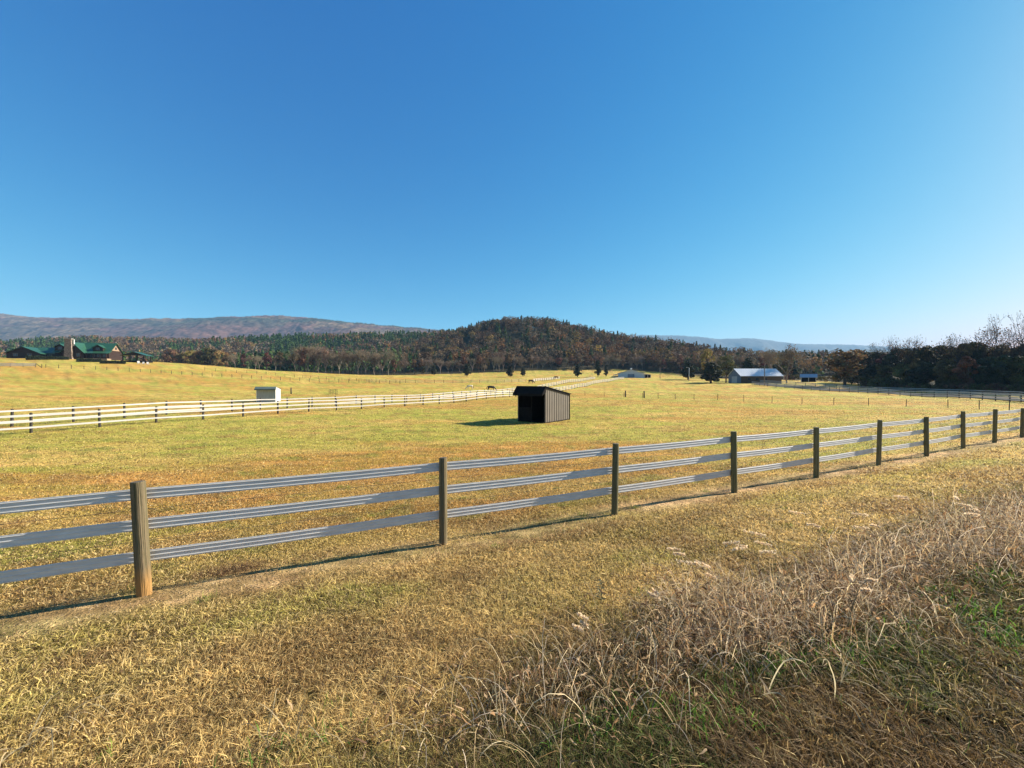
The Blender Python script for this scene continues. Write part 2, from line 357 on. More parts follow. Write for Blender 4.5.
def crown_cloud(name, H, kind, nleaf, lsize, parent, material):
    if kind == 'round':
        nl = 26; th = rng.random(nl) * 6.28; zz = rng.random(nl)
        prof = np.sin(np.pi * (0.12 + 0.80 * zz)) ** 0.8
        rad = 0.36 * H * prof * np.sqrt(rng.random(nl)) 
        C = np.stack([np.cos(th) * rad, np.sin(th) * rad, H * (0.28 + 0.64 * zz)], 1); Rd = H * (0.07 + 0.07 * rng.random(nl))
    elif kind == 'tall':
        nl = 24; th = rng.random(nl) * 6.28; zz = rng.random(nl)
        rad = 0.22 * H * np.sin(np.pi * (0.15 + 0.8 * zz)) * np.sqrt(rng.random(nl))
        C = np.stack([np.cos(th) * rad, np.sin(th) * rad, H * (0.25 + 0.7 * zz)], 1); Rd = H * (0.05 + 0.05 * rng.random(nl))
    elif kind == 'cone':
        nl = 46; zz = (np.arange(nl) + rng.random(nl)) / nl; th = rng.random(nl) * 6.28
        rad = 0.17 * H * (1 - zz) * (0.6 + 0.5 * rng.random(nl))
        C = np.stack([np.cos(th) * rad, np.sin(th) * rad, H * (0.18 + 0.80 * zz)], 1); Rd = H * (0.028 + 0.055 * (1 - zz))
    elif kind == 'cedar':
        nl = 34; zz = (np.arange(nl) + rng.random(nl)) / nl; th = rng.random(nl) * 6.28
        pr = np.sin(np.pi * (0.22 + 0.75 * zz)) ** 0.7
        rad = 0.24 * H * pr * (0.3 + 0.7 * rng.random(nl))
        C = np.stack([np.cos(th) * rad, np.sin(th) * rad, H * (0.14 + 0.80 * zz)], 1); Rd = H * (0.05 + 0.06 * pr)
    elif kind == 'bush':
        nl = 16; th = rng.random(nl) * 6.28; rad = 0.75 * H * np.sqrt(rng.random(nl))
        C = np.stack([np.cos(th) * rad, np.sin(th) * rad, H * (0.2 + 0.55 * rng.random(nl))], 1); Rd = H * (0.18 + 0.14 * rng.random(nl))
    P, k = lobes_points(C, Rd, nleaf)
    P[:, 2] = np.maximum(P[:, 2], 0.03 * H)
    lob = 0.65 + 0.7 * rng.random(len(C))
    nr_ = P - C[k]; nr_ /= np.maximum(np.linalg.norm(nr_, axis=1), 1e-4)[:, None]
    V, Fc = quads(P, lsize * (0.7 + 0.6 * rng.random(nleaf)), nrm=nr_)
    c = (lob[k] * (0.8 + 0.4 * rng.random(nleaf)))[:, None] * (1 + 0.12 * rng.normal(size=(nleaf, 3)))
    return npmesh(name, V, Fc, material, np.clip(np.repeat(c, 4, 0), 0.1, 2.5), parent), C
def limbs(mb, C, H, r0, frac=0.5, bend=0.25):
    """a tapered trunk and a limb into each of some of the crown's clumps"""
    top = Vector((random.uniform(-.04, .04) * H, random.uniform(-.04, .04) * H, H * 0.86))
    pts = [Vector((0, 0, -0.4)), Vector((0.01 * H, 0, 0.25 * H)), Vector((top.x * .6, top.y * .4, .55 * H)), top]
    mb.tube(pts, [r0 * 1.25, r0 * .9, r0 * .55, r0 * .12], 7)
    for c in C:
        if random.random() > frac: continue
        c = Vector(c); z0 = max(0.15 * H, c.z - (0.12 + 0.2 * random.random()) * H); t = z0 / (H * .86)
        a = Vector((top.x * t, top.y * t, z0)); m = (a + c) / 2 + Vector((random.uniform(-1, 1), random.uniform(-1, 1), random.uniform(-.5, .6))) * 0.04 * H
        mb.tube([a, m, c], [r0 * .4, r0 * .25, r0 * .07], 5, False)
def bare_branches(H, r0, depth=5, spread=0.5, seed=1, thin=.60):
    """trunk mesh and a mesh of branches and twigs"""
    random.seed(seed); T = MB(); B = MB(); tips = []
    def grow(p, d, L, r, lev):
        pts = [p]; q = p; dd = d; n = 3
        for i in range(n):
            dd = (dd + Vector((random.gauss(0, .13), random.gauss(0, .13), random.gauss(0.04, .09)))).normalized()
            q = q + dd * L / n; pts.append(q)
        rr_ = [r, r * .88, r * .76, r * .62]
        (T if lev == 0 else B).tube(pts, rr_, 6 if lev < 2 else 4 if lev < 4 else 3, False)
        if lev >= depth: tips.append(q); return
        nb = 2 if random.random() < .45 else 3
        for k in range(nb + (1 if lev == 0 else 0)):
            a = random.random() * 6.28; sp = spread * random.uniform(.6, 1.35)
            u = dd.orthogonal().normalized(); v = dd.cross(u)
            nd = (dd * math.cos(sp) + (u * math.cos(a) + v * math.sin(a)) * math.sin(sp) + Vector((0, 0, .12))).normalized()
            st = q if random.random() < .6 else pts[2]
            grow(st, nd, L * random.uniform(.62, .82), max(r * thin, .016 if depth > 5 else 0), lev + 1)
    grow(Vector((0, 0, -.3)), Vector((random.uniform(-.06, .06), random.uniform(-.06, .06), 1)).normalized(), H * 0.30, r0, 0)
    return T, B, tips
def tree(name, H, kind, nleaf, lsize, leafmat, r0, bark='bark', frac=.6):
    root = empty(name, (0, 0, 0))
    cr, C = crown_cloud('crown', H, kind, nleaf, lsize, root, leafmat)
    tb = MB(); limbs(tb, C, H, r0, frac); tb.build('trunk', M[bark], root, True)
    return root
def bare(name, H, r0, seed, leaves=0, lsize=.25, depth=5, spread=.5, leafmat='brownleaf', haze_twigs=0, bark='greybark'):
    root = empty(name, (0, 0, 0)); T, B, tips = bare_branches(H, r0, depth, spread, seed)
    T.build('trunk', M[bark], root, True)
    o = B.build('branches', M[bark], root)
    P0 = np.array([tuple(t) for t in tips])
    if haze_twigs:
        P = P0[rng.integers(0, len(P0), haze_twigs)] + rng.normal(size=(haze_twigs, 3)) * H * .035
        d = rng.normal(size=(haze_twigs, 3)) + [0, 0, .6]; d /= np.linalg.norm(d, axis=1)[:, None]; L_ = H * .045
        e = np.cross(d, rng.normal(size=d.shape)); e /= np.linalg.norm(e, axis=1)[:, None]
        V = np.stack([P - d * L_, P + e * H * .0016, P + d * L_ * .9, P - e * H * .0016], 1).reshape(-1, 3)
        npmesh('twigs', V, np.arange(len(V)).reshape(-1, 4), M['twig'], np.ones_like(V) * 1.0, root)
    if leaves:
        P = P0[rng.integers(0, len(P0), leaves)] + rng.normal(size=(leaves, 3)) * H * .03
        V, Fc = quads(P, lsize * (.6 + .8 * rng.random(leaves)))
        npmesh('crown', V, Fc, M[leafmat], np.repeat(np.clip(1 + .35 * rng.normal(size=(leaves, 1)), .4, 2) * np.ones((1, 3)), 4, 0), root)
    return root

# far woods: crowns too many to count on the wooded hills, one mass
def forest(name, n, xr, yr, keep, pal, hgt, faces, seed, sz=1.15, trunk_col=(0.13, 0.10, 0.08)):
    x = rng.uniform(*xr, n); y = rng.uniform(*yr, n); k = keep(x, y); x = x[k]; y = y[k]
    V_ = []; C_ = []
    c, kind = pal(x, y)
    H = hgt[0] + (hgt[1] - hgt[0]) * rng.random(len(x)); H = np.where(kind == 1, H * 1.03, H)
    z = height(x, y); nf = faces
    # canopy: two to four clumps in a crown, faces on their shells
    th = rng.random((len(x), nf)) * 6.283; u = rng.random((len(x), nf))
    con = (kind == 1)[:, None]
    lob = rng.integers(0, 4, (len(x), nf)); la = rng.random((len(x), 4)) * 6.283; lz = rng.random((len(x), 4)); ls = .75 + .5 * rng.random((len(x), 4))
    LA = np.take_along_axis(la, lob, 1); LZ = np.take_along_axis(lz, lob, 1); LS = np.take_along_axis(ls, lob, 1)
    Hh = H[:, None]
    d = rng.normal(size=(len(x), nf, 3)); d /= np.linalg.norm(d, axis=2)[..., None]
    rb = 0.215 * Hh * (0.80 + .3 * rng.random((len(x), nf)))
    xo = np.where(con, np.cos(th) * .17 * Hh * (1.02 - u) ** .8, np.cos(LA) * .17 * Hh + d[..., 0] * rb)
    yo = np.where(con, np.sin(th) * .17 * Hh * (1.02 - u) ** .8, np.sin(LA) * .17 * Hh + d[..., 1] * rb)
    zo = np.where(con, Hh * (.18 + .82 * u), Hh * (.42 + .36 * LZ) + d[..., 2] * rb * .95)
    P = np.stack([x[:, None] + xo, y[:, None] + yo, z[:, None] + zo], -1).reshape(-1, 3)
    cc = (c[:, None, :] * (LS * (.75 + .5 * rng.random((len(x), nf))))[..., None]).reshape(-1, 3)
    sizes = np.repeat(H / 13 * sz, nf) * (.7 + .6 * rng.random(len(P)))
    nd = np.where(con[..., None], np.stack([np.cos(th), np.sin(th), .5 + 0 * th], -1), d).reshape(-1, 3)
    V, Fc = quads(P, sizes, nrm=nd, jit=.45)
    # trunks
    w = H * .011; n_ = len(x)
    lean = rng.normal(size=(n_, 2)) * .04 * H[:, None]
    tv = []
    for (ax, ay) in ((1, 0), (0, 1)):
        b0 = np.stack([x - w * ax, y - w * ay, z - .3], 1); b1 = np.stack([x + w * ax, y + w * ay, z - .3], 1)
        t1 = np.stack([x + lean[:, 0] + w * ax * .4, y + lean[:, 1] + w * ay * .4, z + H * .8], 1); t0 = np.stack([x + lean[:, 0] - w * ax * .4, y + lean[:, 1] - w * ay * .4, z + H * .8], 1)
        tv.append(np.stack([b0, b1, t1, t0], 1).reshape(-1, 3))
    TV = np.concatenate(tv); TC = np.broadcast_to(np.array(trunk_col), TV.shape)
    VV = np.concatenate([V, TV]); FF = np.concatenate([Fc, np.arange(len(TV)).reshape(-1, 4) + len(V)])
    return npmesh(name, VV, FF, M['forest'], np.concatenate([np.repeat(cc, 4, 0), TC]))
BR = np.array([[.155, .095, .048], [.12, .07, .042], [.17, .12, .072], [.20, .095, .030], [.11, .09, .045], [.22, .15, .045], [.15, .125, .09]])
PN = np.array([.038, .060, .016])
def pal_hill(x, y):
    b = bearing(x, y); c = BR[rng.choice(len(BR), len(x), p=[.24, .2, .16, .1, .15, .05, .10])]
    gold = (rng.random(len(x)) < .04); c = np.where(gold[:, None], [.27, .18, .045], c)
    pine = rng.random(len(x)) < (.12 + .18 * sstep(.5, .62, fbm(x / 45, y / 45, 77, 3)))
    return np.where(pine[:, None], PN * (.8 + .6 * rng.random((len(x), 1))), c * (.45 + .6 * rng.random((len(x), 1)))), pine.astype(int)
def pal_pine(x, y):
    c = BR[rng.choice(len(BR), len(x))] * 1.0
    pine = rng.random(len(x)) < np.clip(.95 - sstep(.50, .60, fbm(x / 90, y / 60, 61, 3)) * .85, 0, 1) * (1 - .93 * sstep(590, 620, y) * (x < -480))
    return np.where(pine[:, None], PN * (.8 + .8 * rng.random((len(x), 1))) * [1, 1.15, 1], c), pine.astype(int)
def vis(x, y, mx=170):
    b = bearing(x, y); return wooded(x, y) & (b > -mx) & (b < 1024 + mx)
f1 = forest('hillside_woods', 17000, (-210, 420), (285, 530), lambda x, y: vis(x, y) & (y > front(bearing(x, y)) + 14) & (bearing(x, y) > 395) & (rng.random(len(x)) < 0.17 + .1 * (y < 330) + .12 * (y > 425)), pal_hill, (10, 15), 150, 1, 1.0)
tag(f1, 'mixed autumn woods of rust, brown and dark green crowns covering the rounded hill', 'woods', kind='stuff')
f2 = forest('pine_woods', 34000, (-1000, 60), (250, 680), lambda x, y: vis(x, y) & (y > front(bearing(x, y)) + 14) & ((bearing(x, y) < 395 + 20 * rng.random(len(x))) | ((y > 530) & (bearing(x, y) < 540))) & (rng.random(len(x)) < 0.25), pal_pine, (10, 16), 64, 2, 1.5)
tag(f2, 'dark green pine woods with brown patches on the long ridge behind the left field', 'woods', kind='stuff')
f3 = forest('distant_woods', 16000, (60, 1000), (150, 560), lambda x, y: vis(x, y) & (y > front(bearing(x, y)) + 16) & (bearing(x, y) > 640) & (rng.random(len(x)) < 0.24) & ~((x < 420) & (y < 532) & (y > 285)), pal_hill, (10, 15), 70, 3, 1.4)
tag(f3, 'brown and grey woods far behind the metal roofed barn on the right', 'woods', kind='stuff')

# ------------------------------------------------------------------ single trees
protos = {
 'bare0': bare('bare_tree', 12, .22, 5, 500, .3, 5, .5, haze_twigs=1500),
 'bare1': bare('bare_tree', 13, .24, 17, 0, .3, 5, .42, haze_twigs=1700),
 'brown0': tree('autumn_tree', 11, 'round', 1500, .55, M['brownleaf'], .24),
 'brown1': tree('autumn_tree', 12, 'tall', 1200, .5, M['brownleaf'], .22),
 'gold0': tree('golden_tree', 11, 'round', 1500, .5, M['gold'], .24),
 'pine0': tree('pine_tree', 14, 'cone', 1600, .55, M['pine'], .2),
 'cedar0': tree('cedar_tree', 7, 'cedar', 1800, .38, M['cedar'], .18),
 'olive0': tree('leafy_tree', 10, 'round', 1900, .45, M['olive'], .22),
 'dark0': tree('leafy_tree', 9, 'round', 2200, .42, M['cedar'], .22),
 'bush0': tree('bush', 3, 'bush', 900, .3, M['olive'], .08),
 'bushb': tree('bush', 3, 'bush', 900, .28, M['brownleaf'], .08),
}
used = set()
def put(kind, loc, sc=1.0, label='', cat='tree', group=None, rz=None, name=None):
    rz = random.random() * 6.28 if rz is None else rz
    p = protos[kind]
    if kind in used: p = copy_tree(p, loc, rz, sc)
    else:
        used.add(kind); p.location = loc; p.rotation_euler = (0, 0, rz); p.scale = sc if hasattr(sc, '__len__') else (sc,) * 3
    if 'group' in p.keys(): del p['group']
    tag(p, label, cat, group); return p
random.seed(21)
# row of trees along the foot of the woods, left to centre
def row(p0, p1, step, kinds, sc, label, group, jit=4, back=8, cat='tree'):
    px = p0
    while px < p1:
        d = float(front(px)) + random.uniform(-1, back); l = at(px + random.uniform(-jit, jit) * .5, d); k = random.choice(kinds)
        dist = d
        put(k, l, random.uniform(*sc), label[k] if isinstance(label, dict) else label, cat, (group[k] if isinstance(group, dict) else group)); px += step * random.uniform(.7, 1.3)
KL = {'bare0': 'bare grey-brown', 'bare1': 'bare grey-brown', 'brown0': 'brown leaved', 'brown1': 'brown leaved', 'gold0': 'golden', 'pine0': 'dark green pine', 'cedar0': 'dark evergreen', 'olive0': 'olive green', 'dark0': 'dark evergreen', 'bush0': 'olive green', 'bushb': 'brown'}
def lab(kinds, noun, where):
    L_ = {k: f"{KL[k]} {noun} {where}" for k in kinds}; return L_, {k: f"{KL[k]} {noun}s {where}" for k in kinds}
def do_row(p0, p1, step, kinds, sc, noun, where, back=8):
    l, g_ = lab(set(kinds), noun, where); row(p0, p1, step, kinds, sc, l, g_, back=back, cat='bush' if noun == 'bush' else 'tree')
do_row(-60, 170, 10, ['brown0', 'brown1', 'bare0', 'olive0'], (.75, 1.0), 'tree', 'at the wood edge behind the house', 10)
do_row(172, 225, 6, ['gold0', 'brown0', 'olive0', 'gold0'], (1.0, 1.45), 'tree', 'in the cluster where the knoll dips', 12)
do_row(226, 300, 6, ['bare0', 'bare1', 'brown1'], (.75, 1.0), 'tree', 'in the low row beyond the pale shed', 10)
do_row(298, 392, 4.5, ['bare0', 'bare1', 'bare1', 'brown0', 'bare0'], (1.15, 1.5), 'tree', 'in the tall row against the pine ridge', 12)
do_row(392, 545, 6, ['bare0', 'bare1', 'brown1'], (.75, 1.0), 'tree', 'along the foot of the rounded hill', 10)
do_row(545, 690, 6, ['bare0', 'bare1', 'brown1', 'brown0'], (.75, 1.0), 'tree', 'behind the low white barn', 10)
do_row(690, 800, 6, ['bare0', 'olive0', 'brown1', 'brown0', 'cedar0'], (.9, 1.2), 'tree', 'behind the metal roofed barn', 14)
# ------------------------------------------------------------------ fences
def fence(name, pts, spacing, hpost, rpost, rails, label, cat, pm='darkpost', rm='white', side=1, ph=None, rail_h=.125, ridged=False, wires=(), group=None, sides=7, mx=100, off=None, thick=.03, spots=None):
    """posts every `spacing` along pts; rails (heights) on one face; every post a part"""
    pts = [Vector((p[0], p[1], 0)) for p in pts]
    seg = []; 
    for a, b in zip(pts[:-1], pts[1:]): seg.append((b - a).length)
    tot = sum(seg); n = int(round(tot / spacing)); n = max(n, 1); P = []
    for i in range(n + 1):
        t = tot * i / n; j = 0
        while j < len(seg) - 1 and t > seg[j]: t -= seg[j]; j += 1
        q = pts[j].lerp(pts[j + 1], min(1, t / seg[j])); P.append(q)
    if spots: P = [Vector(q) for q in spots]
    for q in P: q.z = hz(q.x, q.y)
    root = empty(name, P[0]); tag(root, label, cat, group); base = P[0].copy()
    me = None; proto = None; extra = []
    for i, q in enumerate(P):
        if ph and i in ph: h, r = ph[i]
        else: h, r = hpost * random.uniform(.97, 1.03), rpost * random.uniform(.93, 1.07)
        if i >= mx: extra.append((q, h, r)); continue
        if proto is None:
            m = MB(); m.tube([(0, 0, -.35), (0, 0, .3), (0, 0, .975), (0, 0, .995), (0, 0, 1.0)], [1.02, 1, .97, .95, .88], sides); proto = m.build('post', M[pm], root, True)
            proto.data.polygons[-1].use_smooth = False; o_ = proto
            me2 = proto.data
            if len(me2.polygons): me2.materials.append(M['postend'])
            if pm == 'post': me2.polygons[-1].material_index = 1
        else: o_ = proto.copy(); COL.objects.link(o_)
        o_.location = q - base; o_.scale = (r, r, h); o_.rotation_euler = (random.gauss(0, .012), random.gauss(0, .012), random.random() * 6)
    if extra:
        m = MB()
        for q, h, r in extra: m.tube([q - base + Vector((0, 0, -.3)), q - base + Vector((0, 0, h))], r, 5)
        m.build('far_posts', M[pm], root)['kind'] = 'stuff'
    def dirn(i):
        d = P[min(i + 1, len(P) - 1)] - P[max(i - 1, 0)]; d.z = 0; return d.normalized()
    for hgt in rails:
        m = MB(); vs = []; fs = []
        if ridged: prof = [(0, -.5), (1, -.5), (1, -.42), (1.34, -.38), (1.0, -.33), (.97, -.06), (1.32, 0), (.97, .06), (1.0, .33), (1.34, .38), (1, .42), (1, .5), (0, .5)]
        else: prof = [(0, -.5), (1, -.5), (1, .5), (0, .5)]
        npf = len(prof)
        sub = 3 if ridged else 1; k = 0
        for i in range(len(P)):
            for j in range(sub if i < len(P) - 1 else 1):
                u = j / sub; q = P[i].lerp(P[min(i + 1, len(P) - 1)], u); d = dirn(i); nrm = Vector((-d.y, d.x, 0)) * side
                sag = -0.012 * math.sin(math.pi * u)
                for (a, b) in prof:
                    o2 = (rpost if off is None else off) + thick * a if not ridged else (rpost if off is None else off) + thick * (1.6 - a)
                    vs.append(q - base + nrm * o2 + Vector((0, 0, hgt + sag + b * rail_h)))
                k += 1
        for i in range(k - 1):
            for j in range(npf):
                fs.append((i * npf + j, i * npf + (j + 1) % npf, (i + 1) * npf + (j + 1) % npf, (i + 1) * npf + j))
        fs += [tuple(range(npf)), tuple((k - 1) * npf + j for j in range(npf))]
        m.add(vs, fs); m.build('rail', M[rm], root)
    for hgt, wr in wires:
        m = MB(); m.tube([q - base + Vector((-dirn(i).y, dirn(i).x, 0)) * side * rpost + Vector((0, 0, hgt)) for i, q in enumerate(P)], wr, 3, False)
        m.build('wire', M['wire'], root)
    return root, P
# near fence: straight, a post every ~3.05 m; the rails are fixed to its far face
dF = Vector((2.765, 1.3365, 0)); p1 = Vector((-4.04, 4.37, 0))
ends = [p1 - dF * 4, p1 + dF * 19]
spots = [(-4.04 + 3.05 * k, 4.37 + 1.335 * k, 0) for k in range(-4, 1)] + [(-.985, 5.71, 0), (1.794, 6.97, 0), (4.636, 8.32, 0), (7.32, 9.60, 0), (10.10, 11.0, 0), (12.80, 12.33, 0), (15.5, 13.72, 0)] + [(18.18 + 2.738 * k, 15.05 + 1.335 * k, 0) for k in range(0, 13)]
nf, NP = fence('rail_fence', ends, dF.length, 1.235, .057, (1.10, .76, .405),
    'near pasture fence of three grey-white ribbed rails on round wooden posts', 'fence', 'post', 'rail', side=1, rail_h=.122, ridged=True,
    wires=((.93, .0022), (.58, .0022)), sides=18, spots=spots, ph={4: (1.255, .060), 5: (1.24, .058), 6: (1.24, .057)}, thick=.011)
m1 = M['post'].copy(); m1.name = 'weathered_post_orange_foot'; nt = m1.node_tree; b_ = nt.nodes['Principled BSDF']; src = b_.inputs['Base Color'].links[0].from_socket
tc = nt.nodes.new('ShaderNodeTexCoord'); sx = nt.nodes.new('ShaderNodeSeparateXYZ'); mr = nt.nodes.new('ShaderNodeMapRange'); mr.inputs[1].default_value = .10; mr.inputs[2].default_value = .26; mr.inputs[3].default_value = 1; mr.inputs[4].default_value = 0
nzf = nt.nodes.new('ShaderNodeTexNoise'); nzf.inputs['Scale'].default_value = 2.5; ad = nt.nodes.new('ShaderNodeMath'); ad.operation = 'MULTIPLY_ADD'; ad.inputs[1].default_value = .25
mxp = nt.nodes.new('ShaderNodeMix'); mxp.data_type = 'RGBA'; mxp.inputs[7].default_value = (.36, .20, .07, 1)
nt.links.new(tc.outputs['Object'], sx.inputs[0]); nt.links.new(tc.outputs['Object'], nzf.inputs[0]); nt.links.new(nzf.outputs[0], ad.inputs[0]); nt.links.new(sx.outputs[2], ad.inputs[2])
mr.inputs[1].default_value = .24; mr.inputs[2].default_value = .40
nt.links.new(ad.outputs[0], mr.inputs[0]); nt.links.new(mr.outputs[0], mxp.inputs[0]); nt.links.new(src, mxp.inputs[6]); nt.links.new(mxp.outputs[2], b_.inputs['Base Color'])
fp = [c for c in nf.children if c.name.startswith('post')]; q_ = min(fp, key=lambda c: (c.location + nf.location - Vector((-4.04, 4.37, -.7))).length)
q_.data = q_.data.copy(); q_.data.materials[0] = m1; q_['label'] = 'thick grey-green post with an orange-brown foot'; q_.scale[0] = .068; q_.scale[1] = .056; q_.rotation_euler = (0, -.035, .5)
def rays(L_): return [ray(*p) for p in L_]
A = rays([(-160, 448), (-60, 440), (37, 432), (101, 427.4), (157, 423.2), (203, 419.4), (241, 416.6), (276, 414), (304, 412), (354, 409), (408, 406.3), (461, 403), (490, 400.5), (525, 396.5), (557, 391), (590, 385), (612, 381.3), (624, 379.3)])
B = rays([(-160, 440), (-60, 433), (7, 426.8), (68, 422.3), (121, 418.5), (165, 415.3), (204, 412.5), (239, 410.3), (294, 407.8), (339, 405.5), (375, 403.8), (418, 401.6), (465, 398), (510, 393), (537, 388.5), (562, 385), (585, 380.6), (595, 379.2)])
def smooth_path(P, it=3):
    for _ in range(it):
        P = [P[0]] + [(a + b * 2 + c) / 4 for a, b, c in zip(P[:-2], P[1:-1], P[2:])] + [P[-1]]
    return P
A = smooth_path(A); B = smooth_path(B)
fence('rail_fence', A, 3.05, 1.25, .075, (1.10, .74, .36), 'white three-rail lane fence, the nearer of the pair, passing just behind the dark shed', 'fence', side=-1, rail_h=.112, group='pair of white lane fences')
fence('rail_fence', B, 3.05, 1.25, .08, (1.10, .74, .36), 'white three-rail lane fence, the farther of the pair, nearer the small white shed', 'fence', side=-1, rail_h=.112, group='pair of white lane fences')
LANE = (A, B)
# left: white corner length, then a wire fence along the knoll and across the far meadow
C1 = rays([(-60, 366.5), (0, 367), (36, 367.2)])
fence('rail_fence', C1, 3.0, 1.3, .07, (1.15, .8, .45), 'short white rail fence at the far left edge below the log house', 'fence', side=-1, rail_h=.22)
m = MB(); q0 = ray(36, 367.2); q1 = ray(42, 367.6); m.tube([q0 + Vector((0, 0, 1.3)), q1], .08, 5); m.tube([q1 - Vector((0, 0, .3)), q1 + Vector((0, 0, 1.2))], .09, 6)
o = m.build('brace_post', M['darkpost']); tag(o, 'slanting wooden brace post ending the short white fence on the far left', 'post')
fence('wire_fence', smooth_path(rays([(46, 367.7), (80, 368.5), (130, 371), (200, 376), (256, 378.5), (300, 381), (345, 383), (400, 384)]), 2), 3.6, 1.25, .075, (), 'thin wire fence with wooden posts crossing the knoll below the log house', 'fence', pm='tpost', wires=((.4, .012), (.75, .012), (1.1, .012)))
fence('wire_fence', smooth_path(rays([(205, 370.5), (256, 373.5), (300, 377), (345, 380.5), (372, 382)]), 2), 4.2, 1.15, .06, (), 'wire fence with dark posts running down the back edge of the knoll', 'fence', pm='darkpost', wires=((.4, .012), (.75, .012), (1.1, .012)))
fence('rail_fence', smooth_path(rays([(366, 382.5), (420, 383), (470, 383), (510, 382.5), (526, 382)]), 1), 3.4, 1.2, .06, (1.1, .8, .5, .2), 'pale thin-railed paddock fence across the far meadow beyond the horse', 'fence', pm='tpost', rail_h=.06)
fence('rail_fence', smooth_path(rays([(533, 382), (545, 380.5), (560, 379)]), 1), 3.2, 1.2, .08, (1.1, .75, .4), 'short white fence beside the far paddock left of the lane', 'fence', rail_h=.16)
# wire fence across the right pasture, with two gate posts
W1 = smooth_path(rays([(566, 395), (600, 396.3), (624, 397)]), 1)
W2 = smooth_path(rays([(642.5, 398), (700, 400.7), (760, 402.6), (830, 404.4), (900, 406.3), (960, 408), (1035, 410.3), (1150, 415)]), 1)
fence('wire_fence', W1, 4, 1.0, .035, (), 'short faint wire fence between the dark shed and the gate posts', 'fence', pm='tpost', wires=((.5, .006), (.95, .008)))
fence('wire_fence', W2, 3.7, 1.0, .04, (), 'long low wire fence with thin posts crossing the right pasture', 'fence', pm='tpost', wires=((.35, .006), (.65, .006), (.95, .009)))
for (px, py), l in (((624, 397.2), 'left dark wooden gate post standing alone in the middle pasture'), ((642.6, 398.1), 'right dark wooden gate post at the end of the low wire fence')):
    q = ray(px, py); m = MB(); m.tube([(0, 0, -.4), (0, 0, .6), (0, 0, 1.3), (0, 0, 1.34)], [.13, .125, .12, .09], 9); o = m.build('gate_post', M['darkpost'], None, True); o.location = q + Vector((.3, 0, 0)); tag(o, l, 'post', 'pair of gate posts')
# road fences at the right
R1 = smooth_path(rays([(752, 385), (800, 388.2), (860, 392.6), (900, 395.2), (960, 398.5), (1024, 401.5), (1120, 406), (1250, 412)]), 2)
R2 = smooth_path(rays([(760, 383.4), (800, 386.2), (860, 389.8), (900, 392.2), (960, 394.8), (1024, 397.3), (1120, 401), (1250, 407)]), 2)
fence('rail_fence', R1, 3.05, 1.25, .075, (1.10, .74, .36), 'three-rail road fence at the right pasture edge, the nearer of two before the dark trees', 'fence', side=-1, rail_h=.14, group='pair of road fences on the right')
fence('rail_fence', R2, 3.05, 1.25, .075, (1.10, .74, .36), 'three-rail road fence closest to the dark trees on the right', 'fence', side=-1, rail_h=.14, group='pair of road fences on the right')
def ribbon(name, A, B, dz, mt, u0=.15, u1=.85, sub=6):
    P = []; 
    def res(L_, n=60):
        L_ = [Vector(p) for p in L_]; s_ = [0]
        for a, b in zip(L_[:-1], L_[1:]): s_.append(s_[-1] + (b - a).length)
        s_ = np.array(s_); t = np.linspace(0, s_[-1], n)
        return np.stack([np.interp(t, s_, [p[k] for p in L_]) for k in range(2)], 1)
    a = res(A); b = res(B); V = []; n = len(a)
    us = np.linspace(u0, u1, sub)
    for i in range(n):
        for u in us:
            x, y = a[i] * (1 - u) + b[i] * u; V.append((x, y, hz(x, y) + dz))
    fs = [(i * sub + j, i * sub + j + 1, (i + 1) * sub + j + 1, (i + 1) * sub + j) for i in range(n - 1) for j in range(sub - 1)]
    m = MB(); m.add(V, fs); o = m.build(name, mt, None, True); tag(o, kind='structure'); return o
M['gravel'] = mat('gravel_road', (.11, .095, .075), .95, .25, 3, .3, spec=.02)
ribbon('road', R1, R2, .12, M['gravel'])

# ------------------------------------------------------------------ dark run-in shed
def ribbed(name, col, col2, rough=.5, metal=.0, dirn='x', freq=4.0, depth=.03, spec=.4):
    m = mat(name, col, rough, .1, 2, 0, metal, spec=spec); nt = m.node_tree; N = nt.nodes; L = nt.links
    return m
M['tanmetal'] = mat('taupe_metal_siding', (.155, .13, .10), .55, .08, 1.5)
M['darkmetal'] = mat('dark_metal', (.012, .011, .011), .85, .2, 2, spec=.05)
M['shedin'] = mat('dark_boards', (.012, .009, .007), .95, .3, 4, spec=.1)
def wall_ribs(mb, p0, p1, z0, ztop, n, w=.05, d=.03):
    """standing ribs on the outer face of a wall from p0 to p1 (outer side = right of travel)"""
    p0 = Vector(p0); p1 = Vector(p1); t = (p1 - p0); L_ = t.length; t.normalize(); nn = Vector((t.y, -t.x))
    for i in range(n + 1):
        u = i / n * L_; c = p0 + t * u; zt = ztop(u / L_)
        a = c - t * w / 2; b = c + t * w / 2
        mb.add([(a.x, a.y, z0), (b.x, b.y, z0), (b.x + nn.x * d, b.y + nn.y * d, z0), (a.x + nn.x * d, a.y + nn.y * d, z0), (a.x, a.y, zt), (b.x, b.y, zt), (b.x + nn.x * d, b.y + nn.y * d, zt), (a.x + nn.x * d, a.y + nn.y * d, zt)],
               [(0,1,2,3)[::-1], (4,5,6,7), (0,1,5,4)[::-1], (1,2,6,5)[::-1], (2,3,7,6)[::-1], (3,0,4,7)[::-1]])
